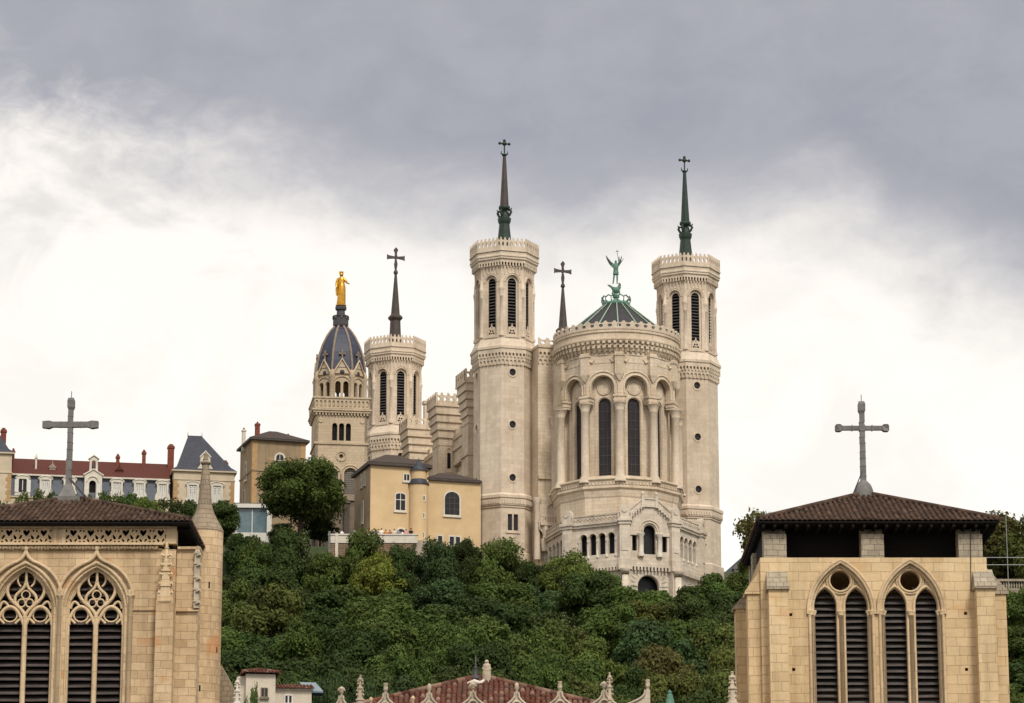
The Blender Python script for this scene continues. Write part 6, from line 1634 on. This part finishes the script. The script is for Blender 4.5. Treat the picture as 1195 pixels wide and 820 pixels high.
FR_ = [(335, 621, 444.0, 76, 'dark', 'bush', 'wide dark shrub just beneath the big chestnut tree'), (385, 645, 441, 62, 'mid', 'round1', 'green tree at the left foot of the rubble terrace wall'), (424, 622, 443.4, 66, 'mid', 'bush', 'round green bush growing in front of the terrace parapet'),
       (442, 650, 437.5, 74, 'yellow', 'bush', 'yellow green bush, the brightest foliage on the slope'), (466, 640, 441, 58, 'dark', 'bush', 'small dark bush under the right end of the terrace parapet'), (508, 634, 441, 70, 'blue', 'bush', 'bluish green bush below the round stair turret'), (546, 631, 442, 50, 'dark', 'round2', 'dark tree below the arched window of the ochre house'),
       (586, 633, 442, 74, 'mid', 'bush', 'feathery green bush at the foot of the left front tower'), (624, 655, 440, 56, 'dark', 'round1', 'dark tree at the left corner of the arcaded porch'), (667, 649, 436, 86, 'light', 'bush', 'broad light green bush in front of the left porch arcade'), (705, 668, 433, 64, 'mid', 'round3', 'green tree in front of the porch pier'),
       (741, 691, 431, 76, 'dark', 'round2', 'dark tree covering the foot of the big porch arch'), (788, 698, 430, 64, 'dark', 'wide1', 'dark tree below the right corner of the porch'), (834, 672, 436, 72, 'mid', 'round3', 'tree with loose branches below the right front tower'), (866, 664, 440, 50, 'mid', 'round1', 'green tree under the dark slate roofed house'),
       (256, 586, 452, 62, 'dark', 'round2', 'tall dark tree directly right of the round stair turret of the bell tower'), (286, 622, 447, 50, 'dark', 'round1', 'dark tree in front of the white framed glass pavilion'), (298, 632, 446.5, 50, 'mid', 'bush', 'rounded bush hiding the base of the glass pavilion'), (308, 640, 444, 60, 'mid', 'round3', 'green tree below the glass pavilion'), (374, 606, 458, 50, 'dark', 'bush', 'dark shrub in the shade behind the chestnut trunk'), (330, 612, 459, 40, 'dark', 'bush', 'dark shrub between glass pavilion and chestnut trunk')]
for a in FR_: tree(*a[:6], a[6], 'bush' if a[5] == 'bush' else 'tree', 'bush' if a[5] == 'bush' else 'broadleaf_tree', 'bushes under the buildings' if a[5] == 'bush' else 'trees under the buildings')
LF_ = [(-12, 572, 476, 60, 'mid', 'thin', 'thin tree at the left picture edge before the mansion'), (14, 578, 472, 50, 'dark', 'thin', 'low dark tree under the mansion left pavilion'), (37, 560, 475, 46, 'mid', 'thin', 'loose green tree in front of the first dormer of the mansion'), (62, 564, 474, 44, 'dark', 'thin', 'dark loose tree left of the lead cross foot'), (97, 567, 475, 46, 'mid', 'thin', 'green tree right of the lead cross foot'), (128, 563, 476, 40, 'mid', 'thin', 'loose tree with gaps before the dormer right of the bell gable'),
       (150, 578, 472, 50, 'mid', 'round2', 'low green tree under the right half of the red roof'), (172, 580, 470, 46, 'light', 'round1', 'light green low tree behind the tiled bell tower roof'), (200, 573, 474, 50, 'dark', 'thin', 'dark tree at the left corner of the slate pavilion'), (222, 586, 470, 46, 'dark', 'round3', 'dark tree behind the stone turret cap'), (247, 588, 466, 50, 'mid', 'round1', 'green tree between turret cap and glass pavilion')]
for a in LF_: tree(*a, group='trees in front of the mansion')
RT_ = [(889, 583, 462, 64, 'brown', 'thin', 'sparse brownish tree peeking out left of the right bell tower roof'), (874, 652, 470, 40, 'mid', 'round2', 'green tree beside the dark eaves of the right bell tower'), (1166, 596, 446, 86, 'brown', 'round1', 'brownish tree behind the railing at the right edge'), (1204, 604, 440, 70, 'olive', 'round3', 'olive green tree cut by the right picture edge'), (1190, 688, 415, 80, 'mid', 'wide1', 'green tree under the balustrade'), (1176, 732, 390, 84, 'mid', 'round2', 'second green tree down under the balustrade'), (1200, 772, 360, 90, 'dark', 'round3', 'lowest dark tree at the right picture edge'), (1176, 800, 330, 90, 'mid', 'wide2', 'low green tree beside the right buttress of the right bell tower')]
for a in RT_: tree(*a, group='trees right of the bell tower')
LAND = [(262, 'beside the stair turret'), (318, 'below the glass pavilion'), (372, 'below the big chestnut tree'), (426, 'below the terrace parapet'), (480, 'below the ochre house turret'), (534, 'below the arched house window'), (588, 'below the left front tower'), (642, 'below the left porch arcade'), (697, 'below the apse'), (752, 'below the big porch arch'), (806, 'below the right front tower'), (858, 'beside the right bell tower')]
ROWN = ['uppermost', 'second', 'third', 'fourth', 'fifth', 'sixth', 'lowest']
ROWS = [(680, 414), (703, 390), (729, 364), (757, 338), (786, 312), (812, 286)]
ton = ['dark', 'mid', 'mid', 'light', 'olive', 'blue', 'mid', 'dark', 'mid', 'olive']
for r_, (py, Y) in enumerate(ROWS):
    for c_, (px, wh) in enumerate(LAND):
        if r_ == 5 and (c_ in (0, 1)): continue
        tn_ = trg.choice(ton)
        if (r_, c_) in ((2, 8), (3, 9)): tn_ = 'brown'
        if (r_, c_) in ((3, 0), (4, 0), (4, 3), (5, 4), (4, 9), (5, 9), (5, 10), (3, 1), (4,1)): tn_ = 'dark'
        pr = trg.choice(['round1', 'round2', 'round3', 'wide1', 'wide2', 'tall1', 'tall2', 'round1', 'wide1'])
        pxj = px + trg.uniform(-16, 16) + (27 if r_ % 2 else 0) - 12; pyj = py + trg.uniform(-11, 11) - (16 if c_ in (0, 1) and r_ < 2 else 0) + (9 if c_ > 8 and r_ < 1 else 0)
        nm = {'r': 'round', 'w': 'spreading', 't': 'slender'}[pr[0]]
        tree(pxj, pyj, Y + trg.uniform(-6, 6), trg.uniform(84, 112) * (.72 if pr[0] == 't' else 1), tn_, pr, '%s %s tree, %s in the wood %s' % (TW_[tn_], nm, ROWN[r_] + (' down' if 0 < r_ else ''), wh))
SM = [(352, 800, 250, 44, 'blue', 'wide2', 'bluish conifer like shrub right of the small cream house'), (384, 790, 252, 56, 'blue', 'wide1', 'bluish spreading tree behind the first gablet'), (296, 812, 234, 30, 'mid', 'bush', 'small green bush in front of the cream house'), (440, 795, 255, 70, 'blue', 'wide2', 'bluish tree behind the slender choir pinnacle')]
for a in SM: tree(*a, group='shrubs behind the choir', hmin=3.0)

# low scrub covering the whole slope between and beyond the trees
def scrub():
    rg = np.random.default_rng(5); n = 70000
    x = np.concatenate([rg.uniform(-150, -30, n // 2), rg.uniform(-30, 150, n // 2)]); y = rg.uniform(232, 444, n)
    base = np.array([terr(float(a), float(b)) for a, b in zip(x, y)])
    hgt = (1.6 + 1.5 * np.sin(x * .31) * np.sin(y * .27) + rg.normal(size=n) * .5).clip(.2, 4) * rg.uniform(.2, 1, n) ** .5
    P0 = np.stack([x, y, base + hgt], 1); Nn = rg.normal(size=(n, 3)) * .6 + (0, -.3, .9); Nn /= np.linalg.norm(Nn, axis=1)[:, None]
    a = np.cross(Nn, rg.normal(size=(n, 3))); a /= np.linalg.norm(a, axis=1)[:, None]; b = np.cross(Nn, a); sz = rg.uniform(.3, .75, n)[:, None]
    v = np.stack([P0 - a * sz, P0 + b * sz * .6, P0 + a * sz, P0 - b * sz * .6], 1).reshape(-1, 3)
    me = bpy.data.meshes.new('undergrowth'); me.vertices.add(4 * n); me.vertices.foreach_set('co', v.ravel())
    me.loops.add(4 * n); me.loops.foreach_set('vertex_index', np.arange(4 * n, dtype=np.int32))
    me.polygons.add(n); me.polygons.foreach_set('loop_start', np.arange(0, 4 * n, 4, dtype=np.int32)); me.update(); me.validate()
    me.attributes.new('tint', 'FLOAT', 'FACE').data.foreach_set('value', rg.uniform(.1, .8, n).astype(np.float32)); me.materials.append(LEAF)
    o = bpy.data.objects.new('undergrowth', me); COL.objects.link(o); o.color = (*TONE['dark'], 1)
    tag(o, 'dark green undergrowth covering the slope between the trees', 'undergrowth', kind='stuff')
scrub()
